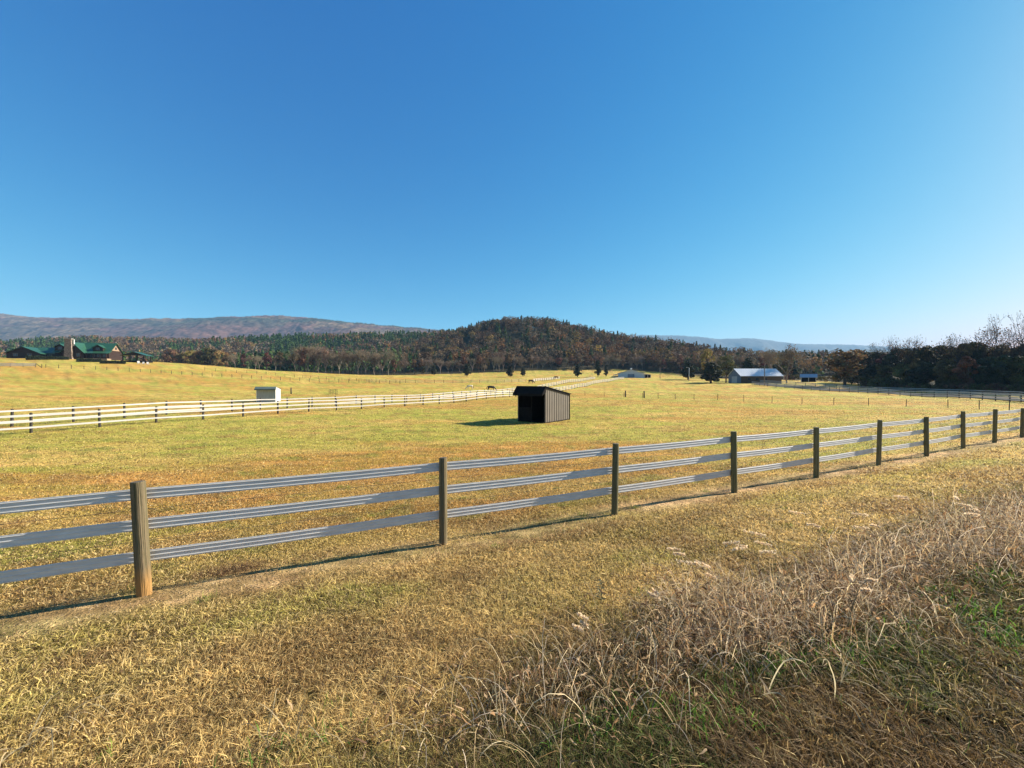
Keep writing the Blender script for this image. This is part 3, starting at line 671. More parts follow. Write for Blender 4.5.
def run_in_shed(loc, rz, Wd, Dp, hf, hb, wallm, roofm, trimm, label, nose=.75, drop=.55, closed=False, frontm=None):
    """local: front edge on y=0 facing -y, width along x from 0 to -Wd, depth to +y; origin is the front right corner"""
    root = empty('run_in_shed', loc, rz); tag(root, label, 'shed')
    t = .06
    m = MB(); m.prism([(0, 0), (Dp, 0), (Dp, hb), (0, hf)], 'x', -t, 0)
    wall_ribs(m, (0, 0), (0, Dp), 0.02, lambda u: hf + (hb - hf) * u - .04, int(Dp / .34)); m.build('side_wall', wallm, root)
    m = MB(); m.prism([(0, 0), (Dp, 0), (Dp, hb), (0, hf)], 'x', -Wd, -Wd + t); m.build('side_wall', wallm, root)
    m = MB(); m.box((-Wd + t, Dp - t, 0), (-t, Dp, hb)); m.build('back_wall', wallm, root)
    if closed:
        m = MB(); m.box((-Wd + t, 0, 0), (-t, t, hf - .1)); wall_ribs(m, (-Wd + t + .05, 0), (-t - .05, 0), .02, lambda u: hf - .14, int(Wd / .5)); m.build('front_wall', frontm or wallm, root)
    else:
        m = MB(); m.box((-Wd + t, 0, hf - .42), (-t, t, hf - .1)); m.build('header', M['shedin'], root)
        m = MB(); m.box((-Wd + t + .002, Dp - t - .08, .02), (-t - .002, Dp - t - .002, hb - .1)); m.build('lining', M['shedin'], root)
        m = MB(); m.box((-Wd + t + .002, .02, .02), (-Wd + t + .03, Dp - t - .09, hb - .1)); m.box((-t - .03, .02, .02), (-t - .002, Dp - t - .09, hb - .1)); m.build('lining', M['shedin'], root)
        m = MB(); m.box((-Wd * .52, .05, 0), (-Wd * .52 + .1, .15, hf - .42)); m.build('front_post', M['shedin'], root)
        m = MB(); m.box((-Wd + t, .01, 0), (-Wd * .52, .05, 1.15)); m.build('kick_board', M['shedin'], root)
    ov = .10; sl_ = (hf - hb) / Dp
    m = MB(); m.prism([(0, hf), (Dp + .15, hb - .15 * sl_), (Dp + .15, hb - .15 * sl_ + .05), (0, hf + .06)], 'x', -Wd - ov, ov); m.build('roof', roofm, root)
    m = MB(); m.prism([(0, hf + .06), (0, hf), (-nose, hf - drop), (-nose, hf - drop + .09)], 'x', -Wd - ov, ov)
    for s_ in (-Wd - ov, ov - .02): m.prism([(-.001, hf - .001), (-nose * .97, hf - drop), (-nose * .97, hf - drop - .06), (-.001, hf - .42)], 'x', s_, s_ + .02)
    m.box((-Wd - ov, -nose - .025, hf - drop - .10), (ov, -nose - .001, hf - drop + .085))
    m.build('front_canopy', roofm, root)
    m = MB()
    m.box((.001, -.045, 0), (.035, .045, hf - .02)); m.box((.001, Dp - .05, 0), (.035, Dp + .02, hb - .02))
    m.prism([(0, hf - .13), (Dp, hb - .13), (Dp, hb - .005), (0, hf - .005)], 'x', .036, .055); m.build('trim', trimm, root)
    m = MB(); m.box((-Wd, -.02, -.12), (.03, Dp + .02, .06)); m.build('skid', M['shedin'], root)
    return root
phi = 38
loc = ray(545, 423.3); run_in_shed(loc, R(-phi), 2.62, 3.75, 2.78, 2.14, M['tanmetal'], M['darkmetal'], M['darkmetal'],
    'dark run-in shed with open shaded front and ribbed taupe side wall, in mid pasture', nose=.5, drop=.6)
M['shedwhite'] = mat('white_siding', (.72, .70, .66), .6, .05, 2); M['shedshade_polegrey'] = mat('shed_shade_and_pole_grey', (.36, .37, .35), .7, .12, 2, stretch=(4, 4, .4))  # grey stands for shade on the white shed's front; also the lamp post's grey
M['greenroof'] = mat('green_metal_roof', (.022, .078, .038), .4, .15, 1.2, spec=.5); M['greygreen'] = mat('grey_green_roof', (.10, .13, .11), .5, .15, 1.5)
loc = ray(275.5, 402.3); run_in_shed(loc, R(14), 2.6, 2.2, 2.3, 1.9, M['shedwhite'], M['greygreen'], M['shedwhite'],
    'small pale run-in shed with grey-green roof behind the white lane fences', nose=.5, drop=.35, closed=True, frontm=M['shedshade_polegrey'])

# ------------------------------------------------------------------ log house on the knoll
M['log'] = mat('dark_logs', (.026, .012, .008), .8, .35, 1.2, .3, stretch=(.3, .3, 6)); M['stone'] = mat('field_stone', (.13, .095, .07), .9, 0, 2.2, .6, col2=(.36, .27, .21), detail=2)
M['glass'] = mat('dark_window_glass', (.03, .04, .05), .12, .1, 1, spec=.6); M['wood'] = mat('pale_wood', (.28, .19, .12), .7, .2, 2); M['concrete'] = mat('concrete', (.4, .37, .33), .9, .15, 2)
M['woodtrim'] = mat('brown_trim', (.16, .09, .05), .7, .1, 2); M['trimwhite'] = mat('pale_trim', (.6, .56, .5), .7, .1, 2)
hc = at(78, 172); ang = math.atan2(-hc.x, hc.y); rz = R(19)
house = empty('log_house', hc + Vector((0, 0, .0)), rz); tag(house, 'large dark log house with green metal roof, dormers and a stone chimney on the knoll', 'house')
def gable_roof(name, x0, x1, y0, y1, ze, zr, par, mt, axis='x', ov=.5, th=.18):
    m = MB()
    if axis == 'x':
        c = (y0 + y1) / 2; s_ = (zr - ze) / (c - y0)
        m.prism([(y0 - ov, ze - ov * s_), (c, zr), (y1 + ov, ze - ov * s_), (y1 + ov, ze - ov * s_ + th), (c, zr + th), (y0 - ov, ze - ov * s_ + th)], 'x', x0 - ov, x1 + ov)
    else:
        c = (x0 + x1) / 2; s_ = (zr - ze) / (c - x0)
        m.prism([(x0 - ov, ze - ov * s_), (c, zr), (x1 + ov, ze - ov * s_), (x1 + ov, ze - ov * s_ + th), (c, zr + th), (x0 - ov, ze - ov * s_ + th)], 'y', y0 - ov, y1 + ov)
    return m.build(name, mt, par)
def gwall(name, x0, x1, y0, y1, ze, zr, par, mt, axis='x'):
    m = MB()
    if axis == 'x': m.prism([(y0, -1), (y1, -1), (y1, ze), ((y0 + y1) / 2, zr), (y0, ze)], 'x', x0, x1)
    else: m.prism([(x0, -1), (x1, -1), (x1, ze), ((x0 + x1) / 2, zr), (x0, ze)], 'y', y0, y1)
    return m.build(name, mt, par)
def window(x, y, z, w, h, par, face='front', fm='woodtrim', nm='window'):
    m = MB(); g_ = MB(); e = .07
    if face == 'front':
        for b_ in (((x - w/2, y - .05, z), (x - w/2 + e, y - .003, z + h)), ((x + w/2 - e, y - .05, z), (x + w/2, y - .003, z + h)), ((x - w/2 + e, y - .05, z), (x + w/2 - e, y - .003, z + e)), ((x - w/2 + e, y - .05, z + h - e), (x + w/2 - e, y - .003, z + h)), ((x - e/2, y - .045, z + e), (x + e/2, y - .003, z + h - e))): m.box(*b_)
        g_.box((x - w/2 + e, y - .02, z + e), (x + w/2 - e, y - .004, z + h - e))
    else:
        for b_ in (((x + .003, y - w/2, z), (x + .05, y - w/2 + e, z + h)), ((x + .003, y + w/2 - e, z), (x + .05, y + w/2, z + h)), ((x + .003, y - w/2 + e, z), (x + .05, y + w/2 - e, z + e)), ((x + .003, y - w/2 + e, z + h - e), (x + .05, y + w/2 - e, z + h))): m.box(*b_)
        g_.box((x + .004, y - w/2 + e, z + e), (x + .02, y + w/2 - e, z + h - e))
    f_ = m.build(nm, M[fm], par); g_.build('pane', M['glass'], f_); return f_
w_ = gwall('wall', -7.5, 10.5, 0, 10, 3.0, 7.3, house, M['log'])
rf = gable_roof('roof', -7.5, 10.5, 0, 10, 3.0, 7.3, house, M['greenroof'])
gwall('gable_wing', -3.6, 3.4, -3.0, 4.9, 2.9, 6.9, house, M['log'], 'y')
gable_roof('wing_roof', -3.6, 3.4, -3.0, 4.9, 2.9, 6.9, house, M['greenroof'], 'y')
m = MB()
for k in range(9):
    z0 = -1 + k * 1.02; w0 = 1.35 - .03 * k; m.box((-1.0 - w0 + .08 * (k % 2), -4.1 + .04 * (k % 3), z0), (-1.0 + w0 - .06 * (k % 3), -2.98 - .002 * k, z0 + 1.021 + .002 * k))
ch = m.build('chimney', M['stone'], house); m = MB(); m.box((-2.3, -4.3, 8.2), (.3, -2.8, 8.42)); m.build('chimney_cap', M['concrete'], ch)
m = MB(); m.box((.42, -3.5, 5.4), (.72, -3.06, 8.1)); m.build('pale_upright', M['trimwhite'], house)  # narrow pale box standing at the chimney's right side
for dx in (-6.0, 6.6):
    d_ = gwall('dormer', dx - 1.7, dx + 1.7, .35, 4.0, 5.1, 6.3, house, M['log'], 'y')
    gable_roof('dormer_roof', dx - 1.7, dx + 1.7, .35, 4.0, 5.1, 6.3, d_, M['greenroof'], 'y', .35, .12)
    window(dx, .35, 3.95, 1.3, 1.2, d_)
m = MB(); m.prism([(-3.0, 2.35), (.2, 3.35), (.2, 3.5), (-3.0, 2.5)], 'x', 3.95, 11.4); m.build('porch_roof', M['greenroof'], house)
for x in (4.4, 6.6, 8.8, 11.0):
    m = MB(); m.box((x - .11, -2.85, -1), (x + .11, -2.63, 2.4)); m.build('porch_post', M['log'], house)
m = MB(); m.box((3.5, -2.9, -1), (11.3, -.01, .25)); m.build('porch_floor', M['wood'], house)
for x in (5, 7.2, 9.2): window(x, 0, .9, 1.4, 1.3, house)
window(1.8, -3.0, .9, 1.3, 1.5, house); window(-3.0+.5, -3.0, .9, .8, 1.3, house)
m = MB(); m.prism([(2.2, 4.0), (7.8, 4.0), (5, 6.4)], 'x', 10.501, 10.56); m.build('gable_panel', M['wood'], house)
window(10.56, 5, 4.5, 1.2, 1.1, house, 'side')
# lower left wing with a broad gable to the front
gwall('garage_wing', -21.0, -10.8, -2.5, 7.5, 2.1, 4.6, house, M['log'], 'y'); gable_roof('garage_roof', -21.0, -10.8, -2.5, 7.5, 2.1, 4.6, house, M['greenroof'], 'y', .7)
gwall('link_wall', -10.8, -7.5, .5, 8.5, 2.4, 4.7, house, M['log']); gable_roof('link_roof', -14.5, -7.9, .4, 8.6, 2.4, 4.75, house, M['greenroof'], 'x', .5)
window(-9.4, .5, .8, 1.4, 1.2, house); window(-18.3, -2.5, .7, 1.5, 1.2, house); window(-14, -2.5, .7, 1.5, 1.2, house)
# hedges
def hedge(c, L_, H, Wd, rz, label):
    n = int(L_ * H * 130); P = np.stack([(rng.random(n) - .5) * L_, (rng.random(n) - .5) * Wd, rng.random(n) * H * (.9 + .1 * np.sin(np.arange(n)))], 1)
    P[:, 2] += .12 * np.sin(P[:, 0] * 2.1) * (P[:, 2] > H * .6)
    V, Fc = quads(P, .22 * (.6 + .8 * rng.random(n))); cc = np.repeat((.7 + .7 * rng.random((n, 1))) * np.ones((1, 3)), 4, 0)
    r_ = empty('hedge', c, rz); tag(r_, label, 'hedge', 'hedges before the log house'); npmesh('crown', V, Fc, M['hedge'], cc, r_)
    m = MB(); m.box((-L_/2 + .15, -.18, -.8), (L_/2 - .15, .18, H * .8)); m.build('stems', M['shedin'], r_)
for px, L_, H_, l in ((48, 11.5, 1.5, 'long dark clipped hedge left of the stone chimney'), (89, 7, 1.5, 'dark clipped hedge just right of the stone chimney'), (113, 7.5, 1.3, 'lower olive clipped hedge below the right end of the log house')):
    hedge(at(px, 160.5 if px < 100 else 160), L_, H_, 1.2, ang, l)
# pavilion right of the house
pc = at(137, 175); pa = math.atan2(-pc.x, pc.y)
pav = empty('pavilion', pc + Vector((0, 0, .55)), pa + R(-28)); tag(pav, 'open pavilion with a dark green gable roof to the right of the log house', 'pavilion')
gable_roof('roof', -4.2, 4.2, -2, 2.5, 2.3, 3.7, pav, M['greenroof'], 'y', .5)
m = MB(); m.prism([(-4.2, 2.3), (4.2, 2.3), (0, 3.68)], 'y', -2.2, -2.05); m.build('gable', M['log'], pav)
for x in (-4, -1.3, 1.3, 4):
    for y in (-1.9, 2.2):
        m = MB(); m.box((x - .12, y - .12, -1), (x + .12, y + .12, 2.32)); m.build('post', M['log'], pav)
m = MB(); m.box((-4.5, -2.4, -1), (4.5, 2.7, .06)); m.build('floor', M['shedin'], pav)
# white garden chairs
def garden_chair(loc, rz):
    r_ = empty('garden_chair', loc, rz)
    m = MB(); m.box((-.33, -.35, .36), (.33, .25, .41)); m.build('seat', M['white'], r_)
    m = MB(); m.prism([(.2, .36), (.27, .36), (.55, 1.2), (.48, 1.2)], 'x', -.33, .33); m.build('backrest', M['white'], r_)
    for s_ in (-1, 1):
        m = MB(); m.box((s_ * .36 - .07, -.4, .58), (s_ * .36 + .07, .4, .62)); m.build('armrest', M['white'], r_)
        for y in (-.32, .32):
            m = MB(); m.box((s_ * .36 - .03, y - .05, -.1), (s_ * .36 + .03, y + .05, .579)); m.build('leg', M['white'], r_)
    return r_
g0 = garden_chair(at(139, 166), pa + .2); tag(g0, 'white garden chair nearest the pavilion, leftmost of three', 'chair', 'white garden chairs by the pavilion')
for px, l in ((143.5, 'middle of the three white garden chairs by the pavilion'), (148, 'rightmost of the three white garden chairs by the pavilion')):
    c_ = copy_tree(g0, at(px, 166), pa - .1 + .2 * (px > 145), 1.0); c_['label'] = l
for o_ in [g0]: o_.scale = (1.2, 1.2, 1.2)

# ------------------------------------------------------------------ low white barn at the end of the lane
M['barnwhite'] = mat('pale_barn_siding', (.50, .52, .54), .6, .05, 1); M['metalroof'] = mat('galvanised_roof', (.74, .73, .70), .5, .08, 1.5, metal=.1); M['bluedoor_endshade'] = mat('blue_grey_door_and_end_shade', (.16, .20, .25), .6, .1, 1)
bc = at(631, 222); barn = empty('white_barn', bc, math.atan2(-bc.x, bc.y)); tag(barn, 'low white gabled barn at the end of the white fenced lane', 'barn')
gwall('wall', -7, 7, 0, 18, 2.4, 4.4, barn, M['barnwhite'], 'y'); gable_roof('roof', -7, 7, 0, 18, 2.4, 4.4, barn, M['trimwhite'], 'y', .4, .12)
m = MB(); m.box((-2.0, -.06, 0), (2.0, -.003, 2.2)); d_ = m.build('door', M['trimwhite'], barn); m = MB(); m.box((-1.8, -.09, .05), (-.03, -.061, 2.05)); m.box((.03, -.09, .05), (1.8, -.061, 2.05)); m.build('door_panel', M['bluedoor_endshade'], d_)
m = MB(); m.box((-.5, 1.5, 4.2), (.5, 2.5, 5.0)); cu = m.build('cupola', M['trimwhite'], barn); m = MB(); m.prism([(-.7, 5.0), (.7, 5.0), (0, 5.5)], 'y', 1.3, 2.7); m.build('cupola_roof', M['metalroof'], cu)
for s_ in (-1, 1):
    a, b = (7.0, 10.5) if s_ == 1 else (-9.5, -7.0)
    m = MB(); m.prism([(a, 2.0 if s_ > 0 else 1.55), (b, 1.55 if s_ > 0 else 2.0), (b, 1.7 if s_ > 0 else 2.15), (a, 2.15 if s_ > 0 else 1.7)], 'y', -.3, 16); m.build('lean_to_roof', M['metalroof'], barn)
for x in (7.25, 8.8, 10.3, -9.3, -8.1):
    m = MB(); m.box((x - .12, -.1, -.5), (x + .12, .14, 1.72)); m.build('lean_to_post', M['trimwhite'], barn)
m = MB(); m.box((7.05, 3, -.3), (10.4, 3.2, 1.7)); m.build('stall_wall', M['shedin'], barn)
# ------------------------------------------------------------------ metal roofed barn on the right
bc = at(741, 146); bz = math.atan2(-bc.x, bc.y); b2 = empty('metal_roof_barn', bc + Vector((0, 0, .25)), R(1)); tag(b2, 'brown barn with a bright metal roof and end wall coloured blue-grey for shade', 'barn')
M['barnbrown'] = mat('brown_boards', (.12, .075, .045), .85, .25, 2, .2, stretch=(6, 6, .4))
m = MB(); m.box((0, 0, -1), (15, 8, 2.6)); m.build('wall', M['barnbrown'], b2)
m = MB(); m.prism([(0, -1), (8, -1), (8, 2.59), (4, 5.1), (0, 2.59)], 'x', -.12, -.002); m.build('end_wall', M['bluedoor_endshade'], b2)  # end wall of the brown barn coloured blue-grey for its shade
m = MB(); m.prism([(-.002, 2.6), (8.002, 2.6), (4, 5.09)], 'x', .001, 14.9); m.build('gable', M['barnbrown'], b2)
m = MB(); m.box((-.17, 2.3, -.9), (-.121, 5.7, 2.3)); m.build('door', M['trimwhite'], b2)
rf = gable_roof('roof', 0, 15, 0, 8, 2.62, 5.15, b2, M['metalroof'], 'x', .45, .08)
m = MB()
for i in range(24):
    x = -.4 + i * .69
    m.prism([(-.46, 2.43), (-.44, 2.48), (4, 5.30), (4, 5.235)], 'x', x, x + .05)
m.build('roof_seams', M['metalroof'], b2)
for x in (3, 6, 9): window(x, 0, .9, 1.1, .9, b2)
# small shed with blue roof behind
bc = at(801, 165); b3 = empty('roofed_shelter', bc, math.atan2(-bc.x, bc.y)); tag(b3, 'small shelter with a pale blue-grey roof right of the metal roofed barn', 'shelter')
M['blueroof'] = mat('blue_grey_roof', (.28, .36, .42), .5, .1, 1)
m = MB(); m.box((0, 3.2, -.6), (5, 3.4, 2.2)); m.build('back_wall', M['shedin'], b3); gable_roof('roof', 0, 5, 0, 3.5, 2.2, 3.3, b3, M['blueroof'], 'x', .4, .1)
for x in (.1, 2.5, 4.9): m = MB(); m.box((x - .1, .05, -.6), (x + .1, .25, 2.2)); m.build('post', M['trimwhite'], b3)

# ------------------------------------------------------------------ poles
def pole(px, d, h, r, label, light=False, name='utility_pole'):
    q = at(px, d); root = empty(name, q); tag(root, label, 'pole'); m = MB(); m.tube([(0, 0, -.5), (0, 0, h)], [r, r * .75], 8); m.build('pole', M['greybark'] if not light else M['shedshade_polegrey'], root, True)
    m = MB()
    if light: m.tube([(0, 0, h - .1), (-.5, -.1, h + .25), (-1.0, -.2, h + .2)], .05, 5); m.build('arm', M['shedshade_polegrey'], root); m = MB(); m.box((-1.35, -.35, h + .08), (-.85, -.05, h + .25)); m.build('lamp_head', M['trimwhite'], root, bevel=.03)
    else: m.box((-.9, -.06, h - .6), (.9, .06, h - .45)); m.build('cross_arm', M['greybark'], root)
    return root
pole(689, 175, 5.8, .16, 'slim pale lamp post on the far field edge left of the dark trees', True, 'lamp_post')
pole(764.5, 132, 7.0, .15, 'wooden utility pole standing in front of the metal roofed barn')
pole(660, 210, 6.0, .14, 'short wooden pole right of the low white barn')
# small post and a low pen in the meadow
q = ray(291, 394); m = MB(); m.tube([(0, 0, -.3), (0, 0, 1.45)], [.14, .12], 8); o = m.build('wooden_post', M['darkpost'], None, True); o.location = q; tag(o, 'single dark post in the meadow right of the small pale shed', 'post')
q = ray(329, 394.2); q2 = ray(337, 394.4); dd = (q2 - q); pen = empty('hay_feeder', q); tag(pen, 'low square brown panel pen in the meadow beyond the lane fences', 'feeder')
for k in range(6):
    u = k / 5; m = MB(); b_ = dd * u; m.tube([b_ + Vector((0, 0, -.1)), b_ + Vector((0, 0, 1.15))], .035, 5); m.build('upright', M['tpost'], pen)
for h_ in (.2, .5, .8, 1.12): m = MB(); m.tube([Vector((0, 0, h_)), dd + Vector((0, 0, h_))], .03, 5); m.build('bar', M['tpost'], pen)
for k in range(2):
    b_ = dd * k; m = MB()
    for h_ in (.2, .65, 1.12): m.tube([b_ + Vector((0, 0, h_)), b_ + Vector((-.4, 1.3, h_))], .03, 5)
    m.build('end_panel', M['tpost'], pen)

# ------------------------------------------------------------------ horses
M['horsedark'] = mat('dark_bay_coat', (.022, .014, .010), .55, .2, 4); M['horsepale'] = mat('cream_coat', (.62, .52, .38), .6, .1, 4); M['horsebrown'] = mat('brown_coat', (.12, .055, .03), .6, .2, 4); M['mane'] = mat('mane_hair', (.015, .012, .01), .8, .2, 4); M['blanket'] = mat('white_blanket', (.7, .68, .66), .8, .05, 4)
def horse(loc, rz, coat, label, graze=True, rug=False, scale=1.0):
    root = empty('horse', loc, rz); tag(root, label, 'horse'); root.scale = (scale,) * 3
    V = []; E = []; Rr = []
    def ch(pts, rad, start=None):
        prev = start
        for p, r in zip(pts, rad):
            V.append(p); Rr.append(r); i = len(V) - 1
            if prev is not None: E.append((prev, i))
            prev = i
        return prev
    ch([(0, 0, 1.08)], [(.27, .31)])                                   # barrel root
    hip = ch([(-.35, 0, 1.10), (-.66, 0, 1.16)], [(.27, .29), (.26, .28)], 0)
    ch([(-.85, 0, 1.12)], [(.15, .2)], hip)
    shd = ch([(.35, 0, 1.07), (.60, 0, 1.12)], [(.26, .31), (.21, .29)], 0)
    if graze: ch([(.85, 0, .98), (1.08, 0, .72), (1.25, 0, .48), (1.33, 0, .40), (1.38, 0, .22), (1.37, 0, .08)], [(.12, .19), (.10, .15), (.09, .12), (.10, .14), (.07, .09), (.06, .06)], shd)
    else: ch([(.80, 0, 1.28), (1.0, 0, 1.52), (1.12, 0, 1.70), (1.25, 0, 1.66), (1.42, 0, 1.50), (1.52, 0, 1.40)], [(.12, .19), (.10, .15), (.09, .13), (.10, .14), (.07, .09), (.06, .06)], shd)
    for s_ in (-1, 1):
        ch([(.58, .15 * s_, .84), (.60 + .05 * s_, .16 * s_, .50), (.60 + .08 * s_, .16 * s_, .46), (.58 + .1 * s_, .16 * s_, .12), (.62 + .1 * s_, .16 * s_, .03)], [.12, .065, .06, .04, .065], shd)
        ch([(-.62, .16 * s_, .86), (-.55 - .05 * s_, .17 * s_, .68), (-.80 - .06 * s_, .17 * s_, .48), (-.76 - .06 * s_, .17 * s_, .12), (-.71 - .06 * s_, .17 * s_, .03)], [.16, .11, .06, .04, .065], hip)
    me = bpy.data.meshes.new('body'); me.from_pydata(V, E, []); me.materials.append(coat)
    b_ = bpy.data.objects.new('body', me); COL.objects.link(b_); b_.parent = root
    md = b_.modifiers.new('skin', 'SKIN'); 
    for i, r in enumerate(Rr): me.skin_vertices[0].data[i].radius = r if isinstance(r, tuple) else (r, r)
    me.skin_vertices[0].data[0].use_root = True
    md.use_smooth_shade = True; b_.modifiers.new('sub', 'SUBSURF').levels = 1
    m = MB(); m.tube([(-.93, 0, 1.18), (-1.05, 0, 1.0), (-1.06, 0, .7), (-1.03, 0, .45)], [.05, .07, .08, .02], 6); m.build('tail', M['mane'], root, True)
    m = MB()
    mp = [(.62, 1.42), (.85, 1.19), (1.08, .90), (1.28, .62)] if graze else [(.60, 1.40), (.72, 1.52), (.86, 1.72), (1.05, 1.86)]
    m.prism(mp + [(x - .03, z - .12) for x, z in mp[::-1]], 'y', -.03, .03); m.build('mane', M['mane'], root)
    if rug:
        m = MB(); n = 9
        for i, x in enumerate((-.9, -.4, .1, .62)):
            for k in range(n):
                t = math.pi * (-.12 + 1.24 * k / (n - 1)); m.v.append((x, .33 * math.cos(t), 1.08 + .36 * math.sin(t)))
        for i in range(3):
            for k in range(n - 1): m.f.append((i * n + k, i * n + k + 1, (i + 1) * n + k + 1, (i + 1) * n + k))
        m.build('blanket', M['blanket'], root, True)
    return root
horse(ray(491, 391.3), R(15), M['horsedark'], 'dark horse grazing in the meadow beyond the white lane fences', True, False, 1.12)
horse(ray(470, 389.6), R(200), M['horsepale'], 'cream horse grazing left of the dark horse', True, False, .95)
horse(ray(531, 383.3), R(10), M['horsedark'], 'dark brown horse standing by the short white fence far beyond the shed', True, False, 1.0)
horse(ray(556, 379.6), R(170), M['horsebrown'], 'reddish brown horse at the far end of the short white fence', True, False, 1.15)

# ------------------------------------------------------------------ single field trees
def field_tree(px, py, hpx, kind, label, H0, group=None, d=None, wide=1.0):
    q = at(px, d) if d else ray(px, py); H = hpx / (F / q.y); s_ = H / H0; put(kind, q, (s_ * wide, s_ * wide, s_), label, 'tree', group)
field_tree(434, 0, 11, 'cedar0', 'small dark evergreen left of the paler sapling at the hill foot', 7, d=240)
field_tree(423, 0, 9, 'dark0', 'low dark round tree left of the small evergreen at the hill foot', 9, d=246)
field_tree(467, 0, 13, 'cedar0', 'dark rounded evergreen directly above the cream horse', 7, d=228, wide=1.15)
field_tree(484, 0, 14, 'bare1', 'slim pale leafless tree between two dark evergreens above the dark horse', 13, d=240, wide=.7)
field_tree(510, 0, 12, 'cedar0', 'dark rounded evergreen above the left end of the dark shed', 7, d=220, wide=1.15)
field_tree(523, 0, 10, 'cedar0', 'smaller dark evergreen just right of the one above the dark shed', 7, d=228)
field_tree(577.5, 0, 13, 'cedar0', 'dark rounded evergreen just left of the lane fences', 7, d=225, wide=1.2)
field_tree(598, 0, 17, 'cedar0', 'tall dark evergreen beside the end of the lane left of the white barn', 7, d=228, wide=.75)
field_tree(606, 0, 12, 'cedar0', 'narrow dark evergreen closest to the white barn on its left', 7, d=232, wide=.7)
field_tree(499, 0, 26, 'bare1', 'tall pale leafless tree standing out at the foot of the rounded hill', 13, d=275, wide=.8)
field_tree(688, 0, 20, 'cedar0', 'dark round tree behind the slim lamp post', 7, d=195, wide=1.3)
field_tree(711, 0, 22, 'cedar0', 'large dark tree, left of the pair left of the metal roofed barn', 7, d=150, wide=1.7)
field_tree(726, 0, 27, 'olive0', 'large yellow-topped tree, right of the pair left of the metal roofed barn', 10, d=158, wide=1.0)
field_tree(707, 0, 33, 'gold0', 'yellow tree rising behind the dark pair left of the metal roofed barn', 11, d=190, wide=.55)
field_tree(748, 0, 24, 'cedar0', 'dark tree rising right behind the metal roof barn ridge', 7, d=176, wide=1.2)
field_tree(787, 0, 42, 'bare0', 'tall leafless tree with branching crown at the right end of the metal roofed barn', 12, d=152, wide=.9)
field_tree(772, 0, 38, 'bare1', 'leafless tree rising behind the metal roof, left of the tallest', 13, d=170, wide=.8)
field_tree(845, 0, 38, 'brown0', 'broad rust-brown tree standing high left of the dark tree belt', 11, d=132, wide=1.25)
for i, px in enumerate((790, 797, 820, 832, 846, 858, 870, 883)):
    put('bush0' if i % 3 else 'bushb', at(px, float(front(px)) - 10 + random.uniform(-3, 3)), random.uniform(.9, 1.5), 'low bush in the scrub between the metal roofed barn and the dark trees', 'bush', 'scrub bushes right of the metal roofed barn')

# right tree belt
protos['rb0'] = bare('bare_tree', 16, .20, 31, 260, .22, 6, .40, 'brownleaf', 0, 'darkbark')
protos['rb1'] = bare('bare_tree', 15, .2, 44, 380, .22, 6, .46, 'olive', 0, 'darkbark')
protos['rd0'] = tree('leafy_tree', 9, 'round', 6500, .30, M['cedar'], .2); protos['rd1'] = tree('leafy_tree', 9, 'round', 6500, .28, M['olive'], .2); protos['rd2'] = tree('autumn_tree', 9, 'tall', 5500, .28, M['brownleaf'], .2)
KL.update({'rb0': 'thin leafless', 'rb1': 'sparse leafed', 'rd0': 'dark evergreen', 'rd1': 'olive green', 'rd2': 'brown leaved'})
px = 862
while px < 1650:  # trees out of view on the right are added, and taller, for their shade
    b0 = float(front(px))
    for j, (off, kinds, sc) in enumerate(((0, ['rd0', 'rd1', 'rd2', 'rd0', 'rd0'], (.78, 1.0)), (9, ['rd0', 'rd2', 'rd2', 'rd1'], (1.0, 1.45)))):
        k = random.choice(kinds); q = at(px + random.uniform(-5, 5), b0 + off + random.uniform(-2, 2)); s_ = random.uniform(*sc) * (1.1 + .0007 * (px - 960))
        wh = 'in front of the dark belt' if j == 0 else 'at the back of the dark belt'
        put(k, q, (s_ * 1.05, s_ * 1.05, s_), f"{KL[k]} tree {wh}", 'tree', f"{KL[k]} trees {wh}")
    px += 13 if px < 1030 else 24
for px, hp, k, l in ((872, 36, 'rb1', 'low thin-branched tree at the very start of the dark belt'), (899, 50, 'rb0', 'leafless tree just right of the thin one at the left of the belt'), (942, 47, 'rb0', 'fine-branched leafless tree midway along the dark belt'), (954, 50, 'rb1', 'crooked sparse tree right of the midway leafless one'), (993, 60, 'rb0', 'leafless tree between the slender tall one and the right edge'), (885, 44, 'rb0', 'thin leafless tree rising at the left end of the dark belt'), (912, 45, 'rb1', 'sparse dark-leafed tree above the left part of the dark belt'), (925, 52, 'rb0', 'spreading leafless tree standing highest in the left part of the dark belt'),
                     (966, 48, 'rb1', 'leaning thin-branched tree left of the tall slender one on the right'), (981, 72, 'rb0', 'tall slender leafless tree standing above the right part of the dark belt'), (1004, 56, 'rb1', 'sparse-leafed tree between the two tallest at the right edge'), (1017, 76, 'rb0', 'tallest leafless tree at the right edge of the photo')):
    d = float(front(px)) + 5; q = at(px, d); H = hp / (F / d); s_ = H / (15.5 if k == 'rb0' else 14.5) * 1.12; put(k, q, (s_ * .85, s_ * .85, s_), l, 'tree')
for i in range(34):
    px = 868 + i * 7; put('bush0' if random.random() < .6 else 'bushb', at(px, float(front(px)) - 1.5 + random.uniform(-1, 1)), random.uniform(.7, 1.05), 'low bush at the foot of the dark belt behind the road fences', 'bush', 'bushes along the foot of the dark belt')
for k in list(protos):
    if k not in used:
        r_ = protos[k]
        for c in list(r_.children): bpy.data.objects.remove(c)
        bpy.data.objects.remove(r_)

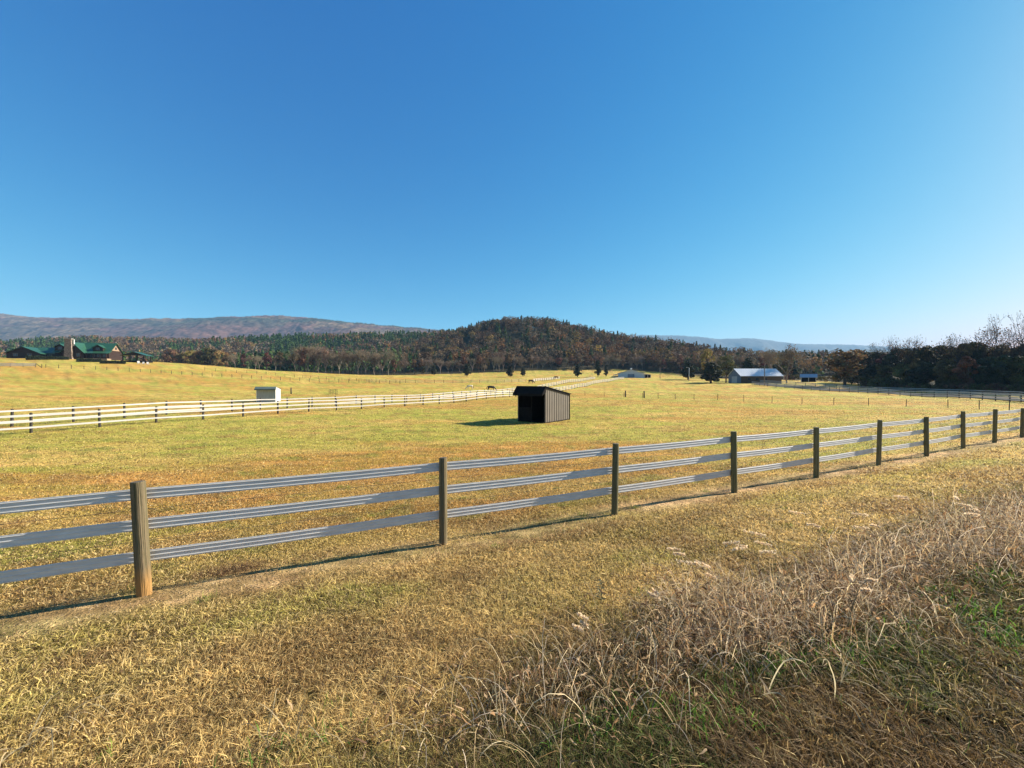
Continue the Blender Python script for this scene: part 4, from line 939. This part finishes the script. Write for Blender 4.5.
# every tree of a row gets its own place in that row
ORD = ['first', 'second', 'third', 'fourth', 'fifth', 'sixth', 'seventh', 'eighth', 'ninth', 'tenth', 'eleventh', 'twelfth', 'thirteenth', 'fourteenth', 'fifteenth', 'sixteenth', 'seventeenth', 'eighteenth', 'nineteenth', 'twentieth', 'twenty-first', 'twenty-second', 'twenty-third', 'twenty-fourth', 'twenty-fifth', 'twenty-sixth', 'twenty-seventh', 'twenty-eighth', 'twenty-ninth', 'thirtieth']
GR = {}
for o in S.objects:
    if o.parent is None and 'group' in o.keys() and o.get('category') in ('tree', 'bush'): GR.setdefault(o['group'], []).append(o)
for g_, L_ in GR.items():
    inn = sorted([o for o in L_ if -6 < 512 + F * o.location.x / o.location.y < 1030], key=lambda o: o.location.x / o.location.y)
    for i, o in enumerate(inn):
        if len(inn) > 1: o['label'] = ORD[min(i, 29)] + ' from left of the ' + g_
    for o in L_:
        if o not in inn: o['label'] = o['label'] + ' past the photo edge' if len(o['label'].split()) < 13 else o['label']
# ------------------------------------------------------------------ grass
def slope_keep(x, y): return None
def blades(name, n, r0, r1, hscale, seed, az=(-64, 64)):
    lr = rng.uniform(math.log(r0), math.log(r1), n); r = np.exp(lr); a = np.radians(rng.uniform(*az, n))
    x = r * np.sin(a); y = r * np.cos(a)
    # tufting: pull towards cell centres
    cs = 0.07; jx = np.floor(x / cs); jy = np.floor(y / cs); tx = (jx + hash2(jx, jy, 3)) * cs; ty = (jy + hash2(jx, jy, 4)) * cs
    pull = .45 * rng.random(n) * (r < 8); x = x + (tx - x) * pull; y = y + (ty - y) * pull
    s = -x * 0.435 + y * 0.9; t = x * .9 + y * .435
    bare_ = np.exp(-((s - 5.58 - .25 * (vnoise(t * .6, s * 0, 8) - .5)) / 0.52) ** 4); keep = (rng.random(n) > bare_ * (.74 + .25 * sstep(.3, .5, fbm(t * 1.3, s * 2.5, 211, 3)))) & ~((s < 3) & (hash2(jx, jy, 9) < .12))
    x, y, r, s, t = x[keep], y[keep], r[keep], s[keep], t[keep]; n = len(x)
    z = height(x, y)
    c = grass_tint(x, y)
    cv = rng.random(n)[:, None]
    c = c * (.6 + .9 * rng.random(n)[:, None])
    dk_ = sstep(3.0, 2.1, s) * sstep(-1.5, .6, x); dry = rng.random(n) < .30 * (1 - .75 * dk_); c = np.where(dry[:, None], np.array([.66, .49, .21]) * (.6 + .7 * cv), c)
    br = rng.random(n) < .22; c = np.where(br[:, None], np.array([.17, .10, .045]) * (.6 + .7 * cv), c)
    patch = fbm(t * 1.4, s * 2.0, 91, 3)
    H = (.020 + .042 * rng.random(n) ** 1.6) * hscale * (.55 + .95 * patch) * np.where(s > 5.8, .9, 1.0)
    H *= 1 + .5 * sstep(2.9, 2.2, s) * (x > -1.2)
    wd = .0017 * (r / 2.2) ** .86 * (.7 + .6 * rng.random(n))
    th = rng.random(n) * 6.283; lean = (.2 + 1.9 * rng.random(n) ** 1.3) * H; dxy = np.stack([np.cos(th), np.sin(th)], 1)
    ph = rng.random(n) * 6.283; wv = np.stack([np.cos(ph) * wd, np.sin(ph) * wd, (rng.random(n) - .5) * wd], 1)
    base = np.stack([x, y, z - .004], 1)
    mid = base + np.stack([dxy[:, 0] * lean * .4, dxy[:, 1] * lean * .4, H * .65], 1)
    tip = base + np.stack([dxy[:, 0] * lean, dxy[:, 1] * lean, H * (.55 + .5 * rng.random(n))], 1)
    V = np.stack([base - wv, base + wv, mid + wv * .8, tip, mid - wv * .8], 1).reshape(-1, 3)
    i = np.arange(n)[:, None] * 5
    Fc = np.concatenate([i + [0, 1, 2, 4]], 0); T3 = i + [4, 2, 3, 3]
    # tips as quads collapsed would be degenerate: use a kite base-mid-tip-mid instead
    V = np.stack([base - wv * .4, mid + wv, tip, mid - wv], 1).reshape(-1, 3); Fc = np.arange(n * 4).reshape(n, 4)
    return npmesh(name, V, Fc, M['grass'], np.repeat(c, 4, 0))
o = blades('grass', 1100000, 1.0, 14, 1.0, 1); tag(o, 'short mown straw and green grass of the verge and near pasture', 'grass', kind='stuff')
o = blades('pasture_grass', 420000, 13, 110, 1.35, 2); tag(o, 'short dry golden grass of the open pasture', 'grass', kind='stuff')

# ------------------------------------------------------------------ tall dry weeds along the bank
def strands(name, n, pos, length, width, cols, droop, upr, label, segs=6, kink=.25, lift=0.0, headp=0.0):
    x, y = pos(n); n = len(x); z = height(x, y)
    L_ = length[0] + (length[1] - length[0]) * rng.random(n) ** 1.4
    th = rng.random(n) * 6.283; el_ = np.radians(upr[0] + (upr[1] - upr[0]) * rng.random(n))
    d = np.stack([np.cos(th) * np.cos(el_), np.sin(th) * np.cos(el_), np.sin(el_)], 1)
    p = np.stack([x, y, z - .005 + lift * rng.random(n)], 1); pts = [p]
    side = np.stack([-np.sin(th), np.cos(th), rng.normal(size=n) * .4], 1)
    for i in range(segs):
        d = d + rng.normal(size=(n, 3)) * kink * .5; d[:, 2] -= droop * (i / segs) * (0.4 + rng.random(n)); d /= np.linalg.norm(d, axis=1)[:, None]
        p = p + d * (L_ / segs)[:, None]; g_ = height(p[:, 0], p[:, 1]); p[:, 2] = np.maximum(p[:, 2], g_ + .004); pts.append(p)
    w = (width[0] + (width[1] - width[0]) * rng.random(n))[:, None] * .5
    prof = np.interp(np.linspace(0, 1, segs + 1), [0, .3, .7, 1], [.8, 1, .75, .15])
    V = np.stack([q for k, pt in enumerate(pts) for q in (pt - side * w * prof[k], pt + side * w * prof[k])], 1)     # n, 2(segs+1), 3
    b = np.arange(n)[:, None] * (2 * segs + 2); Fc = np.concatenate([b + [2 * k, 2 * k + 1, 2 * k + 3, 2 * k + 2] for k in range(segs)], 0)
    cols = np.array(cols); c = cols[rng.integers(0, len(cols), n)] * (.45 + 1.0 * rng.random((n, 1)))
    o = npmesh(name, V.reshape(-1, 3), Fc, M['weed'], np.repeat(c, 2 * segs + 2, 0)); tag(o, label, 'weeds' if 'weed' in name else 'grass', kind='stuff'); return o, p
cl = []     # weed clump centres along the bank: (t along the fence direction, s across, spread, weight)
def st(t, s): return t * .9 - s * .435, t * .435 + s * .9
def px_st(px, py):
    q = ray(px, py); return (q.x * .9 + q.y * .435, -q.x * .435 + q.y * .9)
clumps = [(500, 735, .25, .45), (560, 700, .3, .55), (630, 690, .3, .7), (640, 740, .25, .35), (700, 660, .3, 1.3), (740, 625, .38, 2), (800, 640, .35, 1.9), (690, 610, .3, 1), (850, 600, .4, 1.6), (900, 570, .45, 1.7), (950, 550, .5, 1.5), (1000, 530, .6, 1.5), (880, 620, .3, 1), (1010, 560, .5, 1.2), (1050, 520, .7, 1.6), (1080, 545, .7, 1.3), (1150, 505, .9, 1.5), (420, 760, .2, .3)]
CC = np.array([(*px_st(a, b), c, w) for a, b, c, w in clumps])
def clump_pos(scale=1.0, pw=1.0):
    def f(n):
        w = CC[:, 3] ** pw * CC[:, 2]; k = rng.choice(len(CC), n, p=w / w.sum())
        t = CC[k, 0] + rng.normal(size=n) * CC[k, 2] * 1.1 * scale; s = CC[k, 1] + rng.normal(size=n) * CC[k, 2] * .55 * scale
        return st(t, s)
    return f
DRY = [(.50, .33, .15), (.36, .20, .08), (.18, .085, .035), (.80, .64, .40), (.09, .045, .02), (.46, .34, .20)]
strands('dry_weeds', 13000, clump_pos(.85, 1.3), (.12, .5), (.0022, .005), DRY, .75, (5, 80), 'tangled brown dead weeds on the roadside bank at lower right', 6, .5)
strands('dry_weeds', 3400, clump_pos(.9, 1.3), (.32, .75), (.0020, .0040), [(.88, .68, .38), (.78, .54, .27), (.62, .50, .36)], .9, (40, 85), 'taller bleached weed stalks rising out of the bank at lower right', 8, .22)
strands('dry_weeds', 9000, clump_pos(1.1), (.03, .09), (.006, .013), [(.32, .18, .08), (.48, .32, .17), (.18, .10, .05)], .6, (-10, 80), 'curled dead brown weed leaves caught in the stalks on the bank', 3, .8, .34)
def bank_pos(n):
    t = rng.uniform(-1.0, 13, n); s = rng.uniform(.3, 2.6, n) ; x, y = st(t, s); k = (x > -1.2 + rng.random(n)) & (y > .9); return x[k], y[k]
strands('rough_grass', 34000, bank_pos, (.05, .20), (.002, .0042), [(.20, .16, .06), (.15, .09, .04), (.42, .30, .14), (.10, .13, .03), (.24, .15, .065)], .7, (15, 85), 'rough brown and green grass between the dead weeds and the road', 4, .4)
def green_pos(n):
    c = np.array([px_st(*p) for p in ((700, 720), (720, 730), (820, 655), (780, 672), (810, 610), (1000, 580), (980, 620), (900, 640), (860, 660), (940, 600), (735, 745), (1010, 650), (640, 720), (580, 750), (300, 760))])
    k = rng.integers(0, len(c), n); return st(c[k, 0] + rng.normal(size=n) * .16, c[k, 1] + rng.normal(size=n) * .07)
strands('green_weeds', 4200, green_pos, (.05, .15), (.004, .010), [(.09, .20, .02), (.13, .24, .03), (.12, .22, .03)], .7, (25, 80), 'fresh green weed tufts among the dead stalks at lower right', 4, .2)
def strip_pos(n):
    t = rng.uniform(-9, 22, n); s_ = 5.62 + rng.normal(size=n) * .30; return st(t, s_)
strands('dead_litter', 16000, strip_pos, (.02, .09), (.002, .005), [(.40, .27, .14), (.24, .15, .08), (.13, .075, .04), (.62, .48, .30)], .3, (-5, 25), 'loose straw and dead litter on the bare strip under the near fence', 3, .5)
def tuft_pos(n):
    tt = rng.uniform(-7, 12, 90); ss = rng.uniform(.8, 12, 90); k = rng.integers(0, 90, n); x, y = st(tt[k] + rng.normal(size=n) * .05, ss[k] + rng.normal(size=n) * .05); q = y > .8; return x[q], y[q]
strands('green_grass_tufts', 5200, tuft_pos, (.04, .11), (.003, .006), [(.22, .27, .04), (.30, .30, .06), (.15, .20, .03)], .7, (25, 85), 'scattered greener grass tufts in the mown verge', 4, .25)
# broad light blades bending over at the bottom
def pale_pos(n):
    c = np.array([px_st(*p) for p in ((290, 745), (285, 760), (60, 740), (20, 755), (620, 700), (560, 690), (760, 700), (960, 640), (880, 560), (1005, 600), (500, 740), (830, 700))])
    k = rng.integers(0, len(c), n); return st(c[k, 0] + rng.normal(size=n) * .06, c[k, 1] + rng.normal(size=n) * .05)
strands('dry_grass_blades', 110, pale_pos, (.22, .5), (.004, .007), [(.55, .45, .26), (.48, .36, .19)], .75, (35, 70), 'long bleached grass blades bending over the short turf', 9, .12)
# seed heads on stalks, each plant a thing
def plume_plant(loc, h, lean, label, nst=3):
    root = empty('seed_head_grass', loc, 0); tag(root, label, 'grass plant', 'seed head grasses on the bank')
    m = MB(); m2 = []; 
    for k in range(nst):
        a = lean + random.uniform(-.5, .5); hh = h * random.uniform(.75, 1.05); b = Vector((math.cos(a), math.sin(a), 0)) * hh * random.uniform(.25, .5)
        pts = [Vector((random.uniform(-.02, .02), random.uniform(-.02, .02), -.02)), b * .2 + Vector((0, 0, hh * .5)), b * .6 + Vector((0, 0, hh * .85)), b + Vector((0, 0, hh * .97)), b * 1.55 + Vector((0, 0, hh * .97))]
        m.tube(pts, [.0032, .0028, .0022, .0018, .0008], 4, False)
        n = 70; u = rng.random(n); A_ = np.array(pts[3]); B_ = np.array(pts[4]); P = A_ + (B_ - A_) * (u * 1.1 - .15)[:, None] + rng.normal(size=(n, 3)) * .005
        m2.append(P)
    m.build('stalk', M['weed'], root); o_ = root.children[0]
    ca = o_.data.color_attributes.new('tint', 'FLOAT_COLOR', 'POINT'); ca.data.foreach_set('color', np.tile([.36, .27, .15, 1], len(o_.data.vertices)).astype(np.float32))
    P = np.concatenate(m2); V, Fc = quads(P, .011, elong=2.2); npmesh('seed_head', V, Fc, M['weed'], np.broadcast_to([.88, .70, .46], V.shape), root)
where = ['near the top of the main dead clump', 'at the middle of the bank', 'farther right along the bank', 'low at the left of the dead clump', 'close beside the right photo edge', 'among the tallest dead stalks', 'at the far right of the bank', 'behind the main dead clump', 'above the rough green patch', 'at the clump nearest the fence', 'left of the tallest stalks', 'at the upper end of the bank']
for (px, py, h, a), wl in zip(((735, 640, .50, 2.4), (800, 610, .55, 2.7), (895, 575, .55, 2.9), (600, 690, .36, 2.5), (1000, 560, .55, 2.2), (765, 600, .55, 2.9), (965, 545, .5, .5), (700, 600, .42, 2.8), (850, 640, .45, .3), (830, 560, .45, 2.8), (670, 655, .42, 2.2), (925, 530, .5, 2.6)), where):
    plume_plant(ray(px, py), h, a, f'pale feathery grass seed heads {wl}')
# one upright green-brown leafy weed standing clear of the turf
q = ray(601, 612); root = empty('leafy_weed', q); tag(root, 'small upright dark-leafed weed standing alone in the verge', 'weed')
M['weedleaf'] = mat('weed_leaf', (.10, .085, .03), .7, .4, 20); m = MB(); m.tube([(0, 0, -.02), (.01, 0, .14), (.0, .01, .27)], [.004, .003, .002], 5); m.build('stem', M['weedleaf'], root)
m = MB()
for k in range(16):
    a = k * 2.4; z = .08 + .012 * k; L_ = .07 - .0025 * k; d = Vector((math.cos(a), math.sin(a), .35)); s_ = Vector((-d.y, d.x, 0)) * .013; b = Vector((0, 0, z))
    m.add([b, b + d * L_ * .5 + s_, b + d * L_ + Vector((0, 0, -.01)), b + d * L_ * .5 - s_], [(0, 1, 2, 3)])
m.build('leaves', M['weedleaf'], root)
# dead brown growth under the first span
def fpos(n):
    t0, s0 = px_st(232, 572); return st(t0 + rng.normal(size=n) * .22, s0 + rng.normal(size=n) * .10)
strands('dead_weed_patch', 1500, fpos, (.05, .16), (.002, .004), [(.14, .07, .035), (.2, .11, .05), (.28, .18, .09)], .6, (10, 80), 'low dark brown dead weeds at the foot of the near fence right of the first post', 4, .5)

# ------------------------------------------------------------------ haze
hb = MB(); hb.box((-8600, -8600, -8), (8600, 8600, 760)); hm = bpy.data.materials.new('haze'); hm.use_nodes = True; hm.node_tree.nodes.clear()
ho = hm.node_tree.nodes.new('ShaderNodeOutputMaterial'); hv = hm.node_tree.nodes.new('ShaderNodeVolumePrincipled')
hv.inputs['Color'].default_value = (.34, .66, 1.0, 1); hv.inputs['Density'].default_value = 1.0e-4; hv.inputs['Anisotropy'].default_value = 0.0
hm.node_tree.links.new(hv.outputs[0], ho.inputs['Volume'])
o = hb.build('haze', hm); tag(o, kind='stuff', label='thin blue haze fading the far mountains', cat='haze')
